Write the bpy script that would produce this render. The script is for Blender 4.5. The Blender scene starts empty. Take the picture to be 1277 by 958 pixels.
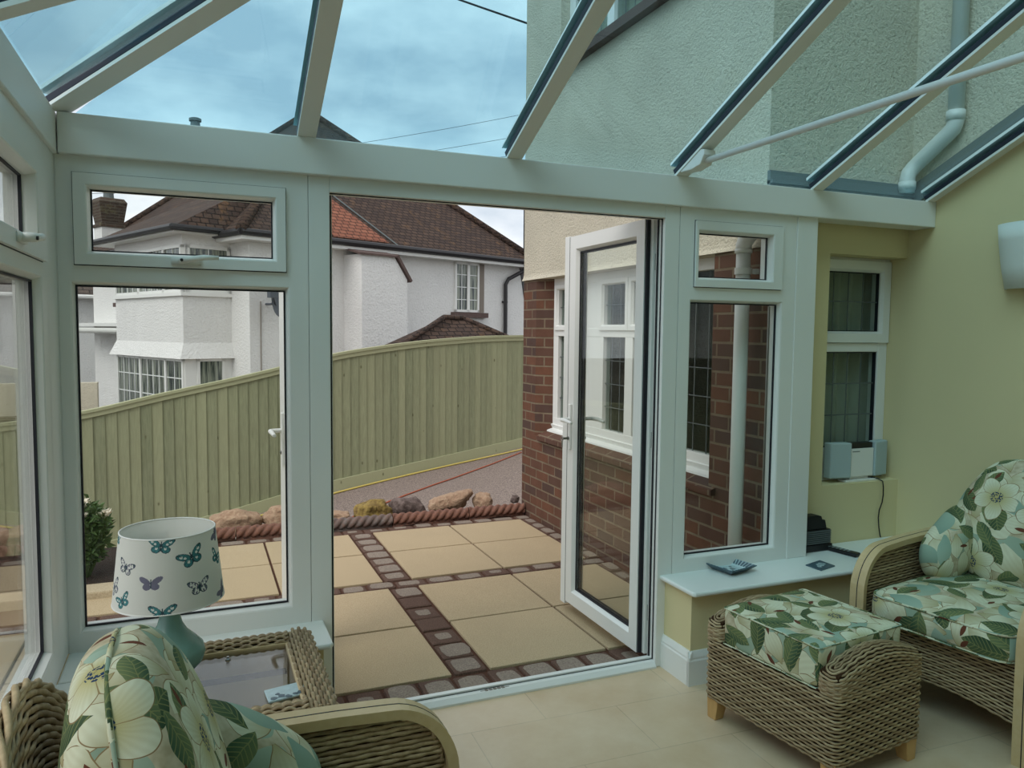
import bpy, math, random
import numpy as np
from mathutils import Vector, Matrix
random.seed(7)
PI = math.pi
sc = bpy.context.scene
COL = sc.collection

# ------------------------------------------------------------------ node expressions
class NX:
    """tiny helper: python arithmetic on node sockets"""
    def __init__(s, nt, sock): s.nt = nt; s.s = sock
    def _m(s, op, *a):
        n = s.nt.nodes.new('ShaderNodeMath'); n.operation = op
        for i, x in enumerate((s,) + a):
            if isinstance(x, NX): s.nt.links.new(x.s, n.inputs[i])
            else: n.inputs[i].default_value = x
        return NX(s.nt, n.outputs[0])
    def __add__(s, o): return s._m('ADD', o)
    def __radd__(s, o): return s._m('ADD', o)
    def __sub__(s, o): return s._m('SUBTRACT', o)
    def __rsub__(s, o): return (s * -1.0) + o
    def __mul__(s, o): return s._m('MULTIPLY', o)
    def __rmul__(s, o): return s._m('MULTIPLY', o)
    def __truediv__(s, o): return s._m('DIVIDE', o)
    def lt(s, o): return s._m('LESS_THAN', o)
    def gt(s, o): return s._m('GREATER_THAN', o)
    def abs(s): return s._m('ABSOLUTE')
    def min(s, o): return s._m('MINIMUM', o)
    def max(s, o): return s._m('MAXIMUM', o)
    def frac(s): return s._m('FRACT')
    def sin(s): return s._m('SINE')
    def cos(s): return s._m('COSINE')
    def sqrt(s): return s._m('SQRT')
    def pow(s, o): return s._m('POWER', o)
    def atan2(s, o): return s._m('ARCTAN2', o)
    def clamp(s):
        n = s.nt.nodes.new('ShaderNodeClamp'); s.nt.links.new(s.s, n.inputs[0]); return NX(s.nt, n.outputs[0])
    def mapr(s, a, b, c=0.0, d=1.0):
        n = s.nt.nodes.new('ShaderNodeMapRange'); s.nt.links.new(s.s, n.inputs[0])
        for i, x in enumerate((a, b, c, d)): n.inputs[i + 1].default_value = x
        return NX(s.nt, n.outputs[0])

def lin(c):
    return tuple(((x / 255) / 12.92 if x / 255 <= .04045 else ((x / 255 + .055) / 1.055) ** 2.4) for x in c[:3]) + (1,)

class Mat:
    def __init__(s, name, rough=.6, spec=.5):
        s.m = bpy.data.materials.new(name); s.m.use_nodes = True; s.nt = s.m.node_tree
        s.b = s.nt.nodes['Principled BSDF']; s.b.inputs['Roughness'].default_value = rough
        s.b.inputs['Specular IOR Level'].default_value = spec
        s.out = s.nt.nodes['Material Output']
    def node(s, t, **k):
        n = s.nt.nodes.new(t)
        for a, b in k.items(): setattr(n, a, b)
        return n
    def coord(s, kind='UV', scale=None, rot=None):
        n = s.node('ShaderNodeTexCoord'); o = n.outputs[kind]
        if scale is not None:
            mp = s.node('ShaderNodeMapping'); s.nt.links.new(o, mp.inputs[0])
            mp.inputs['Scale'].default_value = scale if hasattr(scale, '__len__') else (scale,) * 3
            if rot: mp.inputs['Rotation'].default_value = rot
            o = mp.outputs[0]
        return o
    def noise(s, vec, scale, detail=3, rough=.55):
        n = s.node('ShaderNodeTexNoise'); s.nt.links.new(vec, n.inputs['Vector'])
        n.inputs['Scale'].default_value = scale; n.inputs['Detail'].default_value = detail
        n.inputs['Roughness'].default_value = rough
        return NX(s.nt, n.outputs['Fac'])
    def mix(s, f, a, b):
        n = s.node('ShaderNodeMix', data_type='RGBA')
        for i, x in ((0, f), (6, a), (7, b)):
            if isinstance(x, NX): s.nt.links.new(x.s, n.inputs[i])
            elif hasattr(x, 'is_output'): s.nt.links.new(x, n.inputs[i])
            else: n.inputs[i].default_value = x
        return n.outputs[2]
    def base(s, x):
        if isinstance(x, tuple): s.b.inputs['Base Color'].default_value = x
        else: s.nt.links.new(x.s if isinstance(x, NX) else x, s.b.inputs['Base Color'])
        return s
    def bump(s, h, dist=.002, strength=1.0):
        n = s.node('ShaderNodeBump'); n.inputs['Distance'].default_value = dist; n.inputs['Strength'].default_value = strength
        s.nt.links.new(h.s if isinstance(h, NX) else h, n.inputs['Height']); s.nt.links.new(n.outputs[0], s.b.inputs['Normal'])
        return s

def plain(name, c, rough=.5, spec=.5, metal=0, var=0.0, vs=6):
    m = Mat(name, rough, spec); c = lin(c); m.b.inputs['Metallic'].default_value = metal
    if var:
        f = m.noise(m.coord('Object'), vs)
        m.base(m.mix(f, tuple(x * (1 - var) for x in c[:3]) + (1,), tuple(min(1, x * (1 + var)) for x in c[:3]) + (1,)))
    else: m.base(c)
    return m.m

M = {}
# white uPVC with a faint embossed grain
m = Mat('white_upvc', .35); m.base(lin((226, 226, 222)))
m.bump(m.noise(m.coord('Object', (60, 60, 8)), 6, 2), .0004, .3); M['pvc'] = m.m
M['pvc2'] = plain('satin_white_paint', (228, 228, 224), .4)
M['seal'] = plain('black_rubber_seal', (18, 20, 30), .6)
M['navyseal'] = plain('dark_blue_grey_seal', (24, 32, 48), .5)
M['chrome'] = plain('brushed_metal', (150, 150, 148), .3, metal=.9)
M['black'] = plain('black_plastic', (22, 22, 24), .4)
M['yellow'] = plain('pale_yellow_paint', (214, 201, 158), .85, .2, var=.03, vs=3)
M['cill'] = plain('white_window_board', (224, 228, 224), .35)
# pebble dash render
def render_mat(name, c, bs=130, dist=.012, dirt=.1, pitc=.62):
    m = Mat(name, .9, .2)
    co = m.coord('Object')
    n2 = m.noise(co, bs, 4, .62); n3 = m.noise(co, bs * 3.1, 2, .6)
    hh = n2 * .7 + n3 * .3
    big = m.noise(co, 1.3, 4)
    c = lin(c)
    d = tuple(x * (1 - dirt * 2.0) for x in c[:3]) + (1,)
    col = m.mix(big.mapr(.3, .7), d, c)
    pit = n2.mapr(.30, .44)
    col = m.mix(pit, tuple(x * pitc for x in c[:3]) + (1,), col)
    m.base(col); m.bump(hh, dist, 1.0)
    return m.m
M['dash'] = render_mat('cream_pebble_dash', (226, 217, 196), 58, .022)
M['whiterender'] = render_mat('white_rough_render', (234, 233, 230), 22, .035, .03, .88)
# bricks
def brick_mat(name, c1, c2, mort, bw=.225, rh=.075, ms=.009, bumpd=.008, offs=.5, ns=9, moss=None):
    m = Mat(name, .85, .25)
    uv = m.coord('UV')
    # slight wobble
    b = m.node('ShaderNodeTexBrick'); m.nt.links.new(uv, b.inputs['Vector'])
    b.inputs['Scale'].default_value = 1; b.inputs['Brick Width'].default_value = bw; b.inputs['Row Height'].default_value = rh
    b.inputs['Mortar Size'].default_value = ms; b.inputs['Mortar Smooth'].default_value = .2; b.inputs['Bias'].default_value = 0
    b.offset = offs
    b.inputs['Color1'].default_value = lin(c1); b.inputs['Color2'].default_value = lin(c2); b.inputs['Mortar'].default_value = lin(mort)
    n = m.noise(m.coord('Object'), ns, 5, .7)
    col = m.mix(n.mapr(.25, .75, 0, .55), b.outputs['Color'], tuple(x * .45 for x in lin(c1)[:3]) + (1,))
    if moss:
        g = m.noise(m.coord('Object'), 3.2, 6, .8).mapr(.55, .72)
        col = m.mix(g * .5, col, lin(moss))
    m.base(col); m.bump((1.0 - NX(m.nt, b.outputs['Fac'])) + n * .35, bumpd, .8)
    return m.m
M['brick'] = brick_mat('dark_red_facing_brick', (114, 76, 58), (78, 64, 60), (132, 118, 98), ms=.007)
M['brickfar'] = brick_mat('orange_brick', (150, 84, 60), (120, 66, 50), (150, 130, 110))
M['brickbrown'] = brick_mat('brown_garden_brick', (110, 92, 70), (80, 64, 50), (150, 140, 118))
M['rooftile'] = brick_mat('brown_roof_tiles', (90, 72, 62), (66, 54, 50), (26, 22, 20), .17, .12, .012, .03, .5, 5, (140, 104, 66))
M['rooforange'] = brick_mat('orange_roof_tiles', (158, 104, 82), (138, 86, 68), (60, 38, 32), .17, .12, .012, .03)
M['roofgrey'] = brick_mat('grey_brown_roof_tiles', (100, 88, 80), (80, 72, 68), (40, 36, 34), .3, .18, .015, .03)
M['chimbrick'] = brick_mat('mossy_chimney_brick', (92, 74, 62), (70, 60, 54), (110, 104, 92), moss=(140, 136, 96))
# floor tiles
m = Mat('cream_floor_tile', .32, .5)
uv = m.coord('Object', (1, 1, 1), (0, 0, .03))
b = m.node('ShaderNodeTexBrick'); m.nt.links.new(uv, b.inputs['Vector'])
b.inputs['Scale'].default_value = 1; b.inputs['Brick Width'].default_value = .6; b.inputs['Row Height'].default_value = .33
b.inputs['Mortar Size'].default_value = .0022; b.inputs['Mortar Smooth'].default_value = .3
b.inputs['Color1'].default_value = lin((206, 180, 146)); b.inputs['Color2'].default_value = lin((198, 172, 138)); b.inputs['Mortar'].default_value = lin((170, 146, 114))
n = m.noise(uv, 3.5, 8, .65)
m.base(m.mix(n.mapr(.35, .7, 0, .6), b.outputs['Color'], lin((224, 206, 180)))); M['floor'] = m.m
# paving
def grit(name, c, c2, scale=400, rough=.9, bd=.002, big=(4, .35)):
    m = Mat(name, rough, .2); co = m.coord('Object')
    n = m.noise(co, scale, 2, .8); n2 = m.noise(co, big[0], 5, .6)
    c0 = m.mix(n.mapr(.3, .7), lin(c2), lin(c))
    m.base(m.mix(n2.mapr(.35, .75, 0, big[1]), c0, tuple(x * .6 for x in lin(c)[:3]) + (1,))); m.bump(n, bd, .8)
    return m.m
M['slab'] = grit('buff_paving_slab', (204, 184, 152), (166, 144, 112), 200, big=(2.2, .3), bd=.003)
M['sett'] = grit('worn_brown_sett', (116, 90, 78), (78, 60, 52), 160, big=(20, .5))
M['setttop'] = grit('grey_worn_sett_face', (164, 150, 136), (118, 102, 92), 120, big=(14, .6))
M['jointsand'] = grit('damp_brown_jointing', (100, 66, 50), (66, 44, 36), 200)
M['tarmac'] = grit('pinkish_exposed_aggregate', (178, 160, 150), (78, 68, 64), 62, big=(.7, .35), bd=.01)
M['soil'] = grit('dark_soil', (66, 52, 44), (40, 32, 28), 60, bd=.02)
M['kerb'] = grit('pale_stone_kerb', (200, 184, 156), (170, 152, 126), 120)
M['rock1'] = grit('pink_tan_rock', (186, 158, 132), (150, 118, 96), 25, bd=.02, big=(7, .5))
M['rock2'] = grit('ochre_mossy_rock', (170, 146, 84), (96, 74, 50), 16, bd=.03, big=(9, .7))
M['rock3'] = grit('dark_purple_grey_rock', (128, 112, 106), (84, 70, 66), 18, bd=.02)
M['rope_red'] = grit('terracotta_edging', (150, 106, 88), (108, 84, 78), 40, bd=.004, big=(5, .8))
M['rope_grey'] = grit('grey_mottled_edging', (120, 112, 108), (128, 98, 86), 20, bd=.004, big=(6, .8))
M['yrope'] = plain('yellow_hose_plastic', (206, 186, 96), .5)
M['orope'] = plain('orange_cable_plastic', (170, 84, 52), .5)
# fence timber
m = Mat('green_treated_timber', .8, .2); co = m.coord('Object')
at = m.node('ShaderNodeAttribute', attribute_name='tint'); at.attribute_type = 'GEOMETRY'
n = m.noise(m.coord('Object', (14, 14, 1.2)), 5, 5, .7); n2 = m.noise(co, 2.5, 4)
kn = m.node('ShaderNodeTexVoronoi'); m.nt.links.new(m.coord('Object', (1, 1, .55)), kn.inputs['Vector']); kn.inputs['Scale'].default_value = 5.5
knm = NX(m.nt, kn.outputs['Distance']).mapr(.03, .09)
c0 = m.mix(n.mapr(.3, .7), lin((122, 126, 98)), lin((158, 162, 130)))
c1 = m.mix(n2.mapr(.35, .7, 0, .5), c0, lin((134, 134, 108)))
c2 = m.mix(NX(m.nt, at.outputs['Fac']), c1, lin((182, 182, 146)))
m.base(m.mix(knm, lin((104, 102, 74)), c2)); m.bump(n, .002, .5); M['fence'] = m.m
M['wicker'] = None
m = Mat('woven_rattan', .55, .4)
at = m.node('ShaderNodeAttribute', attribute_name='tint'); at.attribute_type = 'GEOMETRY'
n = m.noise(m.coord('Object'), 60, 3)
c0 = m.mix(NX(m.nt, at.outputs['Fac']), lin((132, 108, 78)), lin((190, 168, 132)))
m.base(m.mix(n.mapr(.35, .75, 0, .5), c0, lin((110, 84, 56)))); M['wicker'] = m.m
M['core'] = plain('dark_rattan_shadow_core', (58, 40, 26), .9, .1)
m = Mat('bent_cane', .4, .4); n = m.noise(m.coord('Object', (3, 3, 3)), 14, 4)
m.base(m.mix(n, lin((190, 162, 116)), lin((208, 186, 146)))); M['cane'] = m.m
m = Mat('pine_block', .45, .4); n = m.noise(m.coord('Object', (30, 30, 4)), 3, 4)
m.base(m.mix(n, lin((184, 140, 84)), lin((212, 172, 116)))); M['pine'] = m.m
M['teal'] = plain('teal_ceramic', (112, 152, 144), .25, .5, var=.08)
M['tealfab'] = plain('teal_print', (72, 130, 134), .9, .1, var=.25, vs=60)
M['greyfab'] = plain('mauve_grey_print', (112, 110, 128), .9, .1, var=.2, vs=60)
M['inkfab'] = plain('ink_print', (54, 72, 78), .9, .1)
m = Mat('white_shade_linen', .9, .1); m.base(lin((232, 232, 226)))
w = m.noise(m.coord('Object', (1, 1, 12)), 120, 2); m.bump(w, .0006, .4)
tr = m.node('ShaderNodeBsdfTranslucent'); tr.inputs[0].default_value = lin((232, 230, 222))
mx = m.node('ShaderNodeMixShader'); mx.inputs[0].default_value = .3
m.nt.links.new(m.b.outputs[0], mx.inputs[1]); m.nt.links.new(tr.outputs[0], mx.inputs[2]); m.nt.links.new(mx.outputs[0], m.out.inputs[0]); M['shade'] = m.m
M['leaf'] = plain('green_leaf', (76, 100, 56), .6, .3, var=.35, vs=12)
M['petal'] = plain('white_petal', (236, 228, 212), .7, .2)
M['lightshade'] = plain('white_plaster_shade', (222, 226, 220), .6)
M['grille'] = plain('pale_grey_speaker_cloth', (170, 186, 188), .8, .2)
M['curtain'] = plain('grey_lined_curtain', (206, 206, 192), .9, .1, var=.15, vs=9)
M['roomdark'] = plain('dim_room_interior', (92, 86, 78), .9, .1)
M['lead'] = plain('lead_came', (92, 98, 98), .6, .3)
M['whitebar'] = plain('white_glazing_bar', (226, 228, 226), .5)
M['gutter'] = plain('black_gutter', (38, 36, 38), .45)
M['slate'] = plain('slate_cill', (96, 80, 76), .8, .2, var=.3, vs=8)
M['flash'] = plain('lead_flashing', (104, 112, 112), .6, .3, var=.12)
M['pipe'] = plain('white_rainwater_pipe', (214, 214, 208), .4)
M['dish'] = plain('dark_grey_satellite_dish', (78, 84, 92), .6)
M['wire'] = plain('black_wire', (30, 32, 36), .6)
M['mat_glassblue'] = plain('dark_blue_grey_glazed_print', (70, 92, 104), .3, var=.3, vs=90)
M['printlight'] = plain('pale_blue_glazed_print', (176, 196, 200), .25, var=.2, vs=70)
M['timberblock'] = plain('grey_timber_spacer', (130, 120, 110), .7)

def glass(name, tint=(1, 1, 1), refl=1.0, ior=1.5):
    m = bpy.data.materials.new(name); m.use_nodes = True; nt = m.node_tree; nt.nodes.clear()
    o = nt.nodes.new('ShaderNodeOutputMaterial'); t = nt.nodes.new('ShaderNodeBsdfTransparent'); g = nt.nodes.new('ShaderNodeBsdfGlossy')
    t.inputs[0].default_value = tuple(tint) + (1,); g.inputs['Roughness'].default_value = 0.0
    g.inputs[0].default_value = (refl, refl, refl, 1)
    lw = nt.nodes.new('ShaderNodeLayerWeight'); lw.inputs[0].default_value = .5
    f0 = ((ior - 1) / (ior + 1)) ** 2
    fr_ = NX(nt, lw.outputs['Facing']).pow(5.0) * (1 - f0) + f0
    mx = nt.nodes.new('ShaderNodeMixShader'); nt.links.new(fr_.s, mx.inputs[0])
    nt.links.new(t.outputs[0], mx.inputs[1]); nt.links.new(g.outputs[0], mx.inputs[2]); nt.links.new(mx.outputs[0], o.inputs[0])
    return m
M['glass'] = glass('clear_glass', (.97, .985, .975), .8, 1.25)
M['roofglass'] = glass('blue_solar_glass', (.68, .865, .915), .9, 1.35)
M['houseglass'] = glass('old_window_glass', (.80, .84, .82), .45, 1.35)
M['tableglass'] = glass('smoked_table_glass', (.80, .80, .80), 1.0, 1.5)

# ---- magnolia fabric, laid out as leaf, petal and flower motifs scattered by voronoi cells
def fabric():
    m = Mat('magnolia_print_fabric', .85, .15); nt = m.nt
    uv = m.coord('UV')
    # gentle domain warp
    nz = m.node('ShaderNodeTexNoise'); nz.inputs['Scale'].default_value = 9; nz.inputs['Detail'].default_value = 2; nt.links.new(uv, nz.inputs['Vector'])
    vm = m.node('ShaderNodeVectorMath', operation='SUBTRACT'); nt.links.new(nz.outputs['Color'], vm.inputs[0]); vm.inputs[1].default_value = (.5, .5, .5)
    vs = m.node('ShaderNodeVectorMath', operation='SCALE'); nt.links.new(vm.outputs[0], vs.inputs[0]); vs.inputs['Scale'].default_value = .030
    va = m.node('ShaderNodeVectorMath', operation='ADD'); nt.links.new(uv, va.inputs[0]); nt.links.new(vs.outputs[0], va.inputs[1])
    def cells(scale, off, rnd=.75):
        mp = m.node('ShaderNodeVectorMath', operation='ADD'); nt.links.new(va.outputs[0], mp.inputs[0]); mp.inputs[1].default_value = off
        v = m.node('ShaderNodeTexVoronoi', voronoi_dimensions='2D'); v.inputs['Scale'].default_value = scale; v.inputs['Randomness'].default_value = rnd
        nt.links.new(mp.outputs[0], v.inputs['Vector'])
        sb = m.node('ShaderNodeVectorMath', operation='SUBTRACT'); nt.links.new(mp.outputs[0], sb.inputs[0]); nt.links.new(v.outputs['Position'], sb.inputs[1])
        sp = m.node('ShaderNodeSeparateColor'); nt.links.new(v.outputs['Color'], sp.inputs[0])
        rnds = [NX(nt, sp.outputs[i]) for i in range(3)]
        ss = m.node('ShaderNodeSeparateXYZ'); nt.links.new(sb.outputs[0], ss.inputs[0])
        X = NX(nt, ss.outputs[0]); Y = NX(nt, ss.outputs[1])
        a = rnds[0] * (2 * PI); ca, sa = a.cos(), a.sin()
        return X * ca + Y * sa, Y * ca - X * sa, rnds
    def lens(x, y, L, W, skew=0.0):
        t = (x / L)
        prof = (1.0 - t * t).max(0.0)
        if skew: prof = prof * (1.0 + t * skew)
        d = prof * W - y.abs()
        return d  # >0 inside
    col = lin((182, 170, 142))
    fine = m.noise(uv, 30, 2)
    col = m.mix(fine.mapr(.35, .65), lin((172, 160, 132)), lin((198, 188, 162)))
    # teal shapes
    for off, sc_, L, W in (((3.1, 1.7, 0), 6.5, .095, .055),):
        x, y, r = cells(sc_, off); d = lens(x, y, L, W, .5)
        c = m.mix((x / L).mapr(-1, 1), lin((132, 152, 132)), lin((164, 180, 160)))
        col = m.mix(d.gt(0) * r[1].gt(.2), col, c)
    # cream petals, two layers
    for off, sc_, L, W in (((0, 0, 0), 8.0, .085, .050), ((7.3, 2.2, 0), 7.0, .095, .052), ((1.9, 9.4, 0), 9.5, .062, .036)):
        x, y, r = cells(sc_, off); d = lens(x, y, L, W, .55)
        vein = ((y / (W) * 16.0).sin() * .5 + .5) * .16
        c = m.mix((x / L).mapr(-1, .3), lin((160, 148, 104)), lin((212, 212, 186)))
        c = m.mix(vein, c, lin((170, 160, 120)))
        c = m.mix(d.lt(.0022), c, lin((140, 118, 84)))
        col = m.mix(d.gt(0) * r[2].gt(.30), col, c)
    x, y, r = cells(6.8, (12.1, 4.7, 0)); d = lens(x, y, .075, .034, .4)
    col = m.mix(d.gt(0) * r[1].gt(.45), col, m.mix((x / .075).mapr(-1, 1), lin((126, 150, 134)), lin((158, 178, 160))))
    # green leaves
    for off, sc_, L, W, g1, g2 in (((5.5, 3.3, 0), 6.2, .082, .036, (58, 78, 58), (92, 106, 74)), ((2.7, 8.1, 0), 7.4, .062, .027, (70, 92, 70), (110, 122, 84))):
        x, y, r = cells(sc_, off, .9); d = lens(x, y, L, W, .25)
        v = ((x - y.abs() * .9) * 420.0).sin().gt(.8)
        mid = y.abs().lt(.0012)
        c = m.mix((y / W).mapr(-.8, .8), lin(g1), lin(g2))
        c = m.mix(v.max(mid) * .55, c, lin((150, 150, 96)))
        col = m.mix(d.gt(0) * r[1].gt(.35), col, c)
    # brown buds
    x, y, r = cells(9, (4.4, 6.1, 0), 1); d = lens(x, y, .024, .008)
    col = m.mix(d.gt(0) * r[1].gt(.5), col, lin((104, 62, 46)))
    # big open flowers
    x, y, r = cells(3.4, (8.8, 5.2, 0), .7)
    rad = (x * x + y * y).sqrt(); ang = y.atan2(x)
    R = ((ang * 2.5).cos().abs()) * .045 + .058
    inside = R - rad
    c = m.mix((rad / .09).mapr(.15, .9), lin((176, 166, 108)), lin((212, 214, 190)))
    c = m.mix((((ang * 40.0).sin()) * .5 + .5) * .18, c, lin((168, 160, 118)))
    c = m.mix(inside.lt(.0028), c, lin((138, 116, 82)))
    c = m.mix((ang * 2.5).cos().abs().lt(.06), c, lin((150, 130, 92)))
    dots = m.node('ShaderNodeTexVoronoi', voronoi_dimensions='2D'); dots.inputs['Scale'].default_value = 150; nt.links.new(uv, dots.inputs['Vector'])
    dm = NX(nt, dots.outputs['Distance']).lt(.42)
    c = m.mix(rad.lt(.026) * rad.gt(.007) * dm, c, lin((38, 62, 92)))
    col = m.mix(inside.gt(0) * r[1].gt(.25), col, c)
    m.base(col)
    m.bump(m.noise(uv, 9, 3) * .6 + m.noise(uv, 500, 1) * .03, .012, .35)
    return m.m
M['fabric'] = fabric()
M['piping'] = plain('sage_piping', (150, 152, 122), .85, .15, var=.4, vs=25)

# ------------------------------------------------------------------ mesh builder
ROOTLOC = {}
class MB:
    def __init__(s): s.v = []; s.f = []; s.mi = []; s.uv = {}; s.tint = None
    def add(s, verts, faces, mi=0, uvs=None):
        o = len(s.v); s.v += [tuple(map(float, p)) for p in verts]
        for k, f in enumerate(faces):
            if uvs is not None: s.uv[len(s.f)] = uvs[k]
            s.f.append(tuple(i + o for i in f)); s.mi.append(mi)
        return s
    def box(s, x0, x1, y0, y1, z0, z1, mi=0):
        v = [(x, y, z) for z in (z0, z1) for y in (y0, y1) for x in (x0, x1)]
        return s.add(v, [(0, 2, 3, 1), (4, 5, 7, 6), (0, 1, 5, 4), (2, 6, 7, 3), (0, 4, 6, 2), (1, 3, 7, 5)], mi)
    def rbox(s, x0, x1, y0, y1, z0, z1, r=.005, mi=0):
        """box with bevelled edges"""
        import bmesh
        bm = bmesh.new(); bmesh.ops.create_cube(bm, size=1)
        for q in bm.verts:
            q.co = Vector(((x0 + x1) / 2 + q.co.x * (x1 - x0), (y0 + y1) / 2 + q.co.y * (y1 - y0), (z0 + z1) / 2 + q.co.z * (z1 - z0)))
        bmesh.ops.bevel(bm, geom=list(bm.edges), offset=r, segments=2, affect='EDGES', profile=.6)
        bm.verts.index_update(); s.add([q.co[:] for q in bm.verts], [[q.index for q in f.verts] for f in bm.faces], mi); bm.free()
        return s
    def prism(s, poly, a, b, axis='y', mi=0):
        """poly in the two remaining axes, extruded a..b along axis"""
        def P(p, t):
            if axis == 'x': return (t, p[0], p[1])
            if axis == 'y': return (p[0], t, p[1])
            return (p[0], p[1], t)
        n = len(poly)
        v = [P(p, a) for p in poly] + [P(p, b) for p in poly]
        f = [tuple(range(n)), tuple(range(2 * n - 1, n - 1, -1))] + [(i, i + n, (i + 1) % n + n, (i + 1) % n) for i in range(n)]
        return s.add(v, f, mi)
    def hull(s, pts, faces, mi=0): return s.add(pts, faces, mi)
    def bar(s, a, b, w, h, up=(0, 0, 1), mi=0, taper=1.0):
        a = Vector(a); b = Vector(b); d = (b - a).normalized(); sd = d.cross(Vector(up)).normalized(); u = sd.cross(d).normalized()
        v = []
        for p, k in ((a, 1.0), (b, taper)):
            for i, j in ((-1, -1), (1, -1), (1, 1), (-1, 1)): v.append(p + sd * (i * w * k / 2) + u * (j * h * k / 2))
        return s.add(v, [(3, 2, 1, 0), (4, 5, 6, 7), (0, 1, 5, 4), (1, 2, 6, 5), (2, 3, 7, 6), (3, 0, 4, 7)], mi)
    def tube(s, pts, r, n=10, mi=0, caps=True, closed=False):
        P = [Vector(p) for p in pts]; N = len(P)
        rs = r if hasattr(r, '__len__') else [r] * N
        ref = None; v = []
        for i in range(N):
            if closed: t = (P[(i + 1) % N] - P[i - 1])
            else: t = (P[min(i + 1, N - 1)] - P[max(i - 1, 0)])
            t.normalize()
            if ref is None:
                ref = Vector((0, 0, 1)) if abs(t.z) < .9 else Vector((1, 0, 0))
            a = (ref - t * ref.dot(t)).normalized(); ref = a; b = t.cross(a)
            for k in range(n):
                q = 2 * PI * k / n; v.append(P[i] + (a * math.cos(q) + b * math.sin(q)) * rs[i])
        f = []
        for i in range(N if closed else N - 1):
            j = (i + 1) % N
            for k in range(n): f.append((i * n + k, i * n + (k + 1) % n, j * n + (k + 1) % n, j * n + k))
        if caps and not closed: f += [tuple(range(n - 1, -1, -1)), tuple(range((N - 1) * n, N * n))]
        return s.add(v, f, mi)
    def lathe(s, prof, c, n=32, mi=0):
        v = []; N = len(prof)
        for r, z in prof:
            for k in range(n): q = 2 * PI * k / n; v.append((c[0] + r * math.cos(q), c[1] + r * math.sin(q), c[2] + z))
        f = [(i * n + k, i * n + (k + 1) % n, (i + 1) * n + (k + 1) % n, (i + 1) * n + k) for i in range(N - 1) for k in range(n)]
        f += [tuple(range(n - 1, -1, -1)), tuple(range((N - 1) * n, N * n))]
        return s.add(v, f, mi)
    def ring(s, fr, u0, u1, z0, z1, prof, mi=0):
        """mitred rectangular ring. fr maps (u, z, n) -> world; prof = closed polygon of (inset, depth)"""
        v = []; n = len(prof)
        for cu, cz, du, dz in ((u0, z0, 1, 1), (u1, z0, -1, 1), (u1, z1, -1, -1), (u0, z1, 1, -1)):
            for a, d in prof: v.append(fr(cu + du * a, cz + dz * a, d))
        f = []
        for c in range(4):
            e = (c + 1) % 4
            for k in range(n): f.append((c * n + k, e * n + k, e * n + (k + 1) % n, c * n + (k + 1) % n))
        return s.add(v, f, mi)
    def fbox(s, fr, u0, u1, z0, z1, n0, n1, mi=0):
        v = [fr(u, z, n) for n in (n0, n1) for z in (z0, z1) for u in (u0, u1)]
        return s.add(v, [(0, 2, 3, 1), (4, 5, 7, 6), (0, 1, 5, 4), (2, 6, 7, 3), (0, 4, 6, 2), (1, 3, 7, 5)], mi)
    def grid(s, G, mi=0, closed_u=False, closed_v=False, uvg=None):
        R = len(G); C_ = len(G[0]); v = [p for row in G for p in row]; f = []; uvs = [] if uvg is not None else None
        for i in range(R if closed_v else R - 1):
            for j in range(C_ if closed_u else C_ - 1):
                i2 = (i + 1) % R; j2 = (j + 1) % C_
                f.append((i * C_ + j, i * C_ + j2, i2 * C_ + j2, i2 * C_ + j))
                if uvs is not None: uvs.append([uvg[i][j], uvg[i][j + 1], uvg[i + 1][j + 1], uvg[i + 1][j]])
        return s.add(v, f, mi, uvs)
    def build(s, name, mats, parent=None, smooth=False, uv='plane', origin=None, bevel=0, fixn=True):
        mats = mats if isinstance(mats, (list, tuple)) else [mats]
        V = np.array(s.v, dtype=float)
        if parent is not None: off = np.array(ROOTLOC.get(parent.name, (0, 0, 0)))
        else:
            if origin is None:
                mn, mxx = V.min(0), V.max(0); origin = ((mn[0] + mxx[0]) / 2, (mn[1] + mxx[1]) / 2, mn[2])
            off = np.array(origin)
        me = bpy.data.meshes.new(name); me.from_pydata((V - off).tolist(), [], s.f)
        for m_ in mats: me.materials.append(m_)
        me.polygons.foreach_set('material_index', s.mi)
        if smooth: me.polygons.foreach_set('use_smooth', [True] * len(me.polygons))
        if fixn:
            import bmesh
            bm = bmesh.new(); bm.from_mesh(me); bmesh.ops.recalc_face_normals(bm, faces=bm.faces); bm.to_mesh(me); bm.free()
        if uv:
            L = me.uv_layers.new(name='UVMap'); nl = len(me.loops)
            buf = np.zeros((nl, 2)); vi = np.zeros(nl, dtype=int); me.loops.foreach_get('vertex_index', vi)
            P = V[vi]; ls = np.zeros(len(me.polygons), dtype=int); lt = np.zeros(len(me.polygons), dtype=int)
            me.polygons.foreach_get('loop_start', ls); me.polygons.foreach_get('loop_total', lt)
            arr = np.zeros(len(me.polygons) * 3); me.polygons.foreach_get('normal', arr); nr = arr.reshape(-1, 3)
            pn = np.repeat(nr, lt, axis=0) if len(lt) else nr
            if callable(uv):
                fc = np.zeros(len(me.polygons) * 3); me.polygons.foreach_get('center', fc); fc = np.repeat(fc.reshape(-1, 3) + off, lt, axis=0)
                buf[:] = uv(P, pn, fc)
            elif uv == 'plane':
                t = np.stack([-pn[:, 1], pn[:, 0], np.zeros(len(pn))], 1); l = np.linalg.norm(t, axis=1)
                flat = l < 1e-3; t[flat] = (1, 0, 0); l[flat] = 1; t /= l[:, None]
                b = np.cross(pn, t); buf[:, 0] = (P * t).sum(1); buf[:, 1] = (P * b).sum(1)
            else:
                ax = np.abs(pn).argmax(1)
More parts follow.
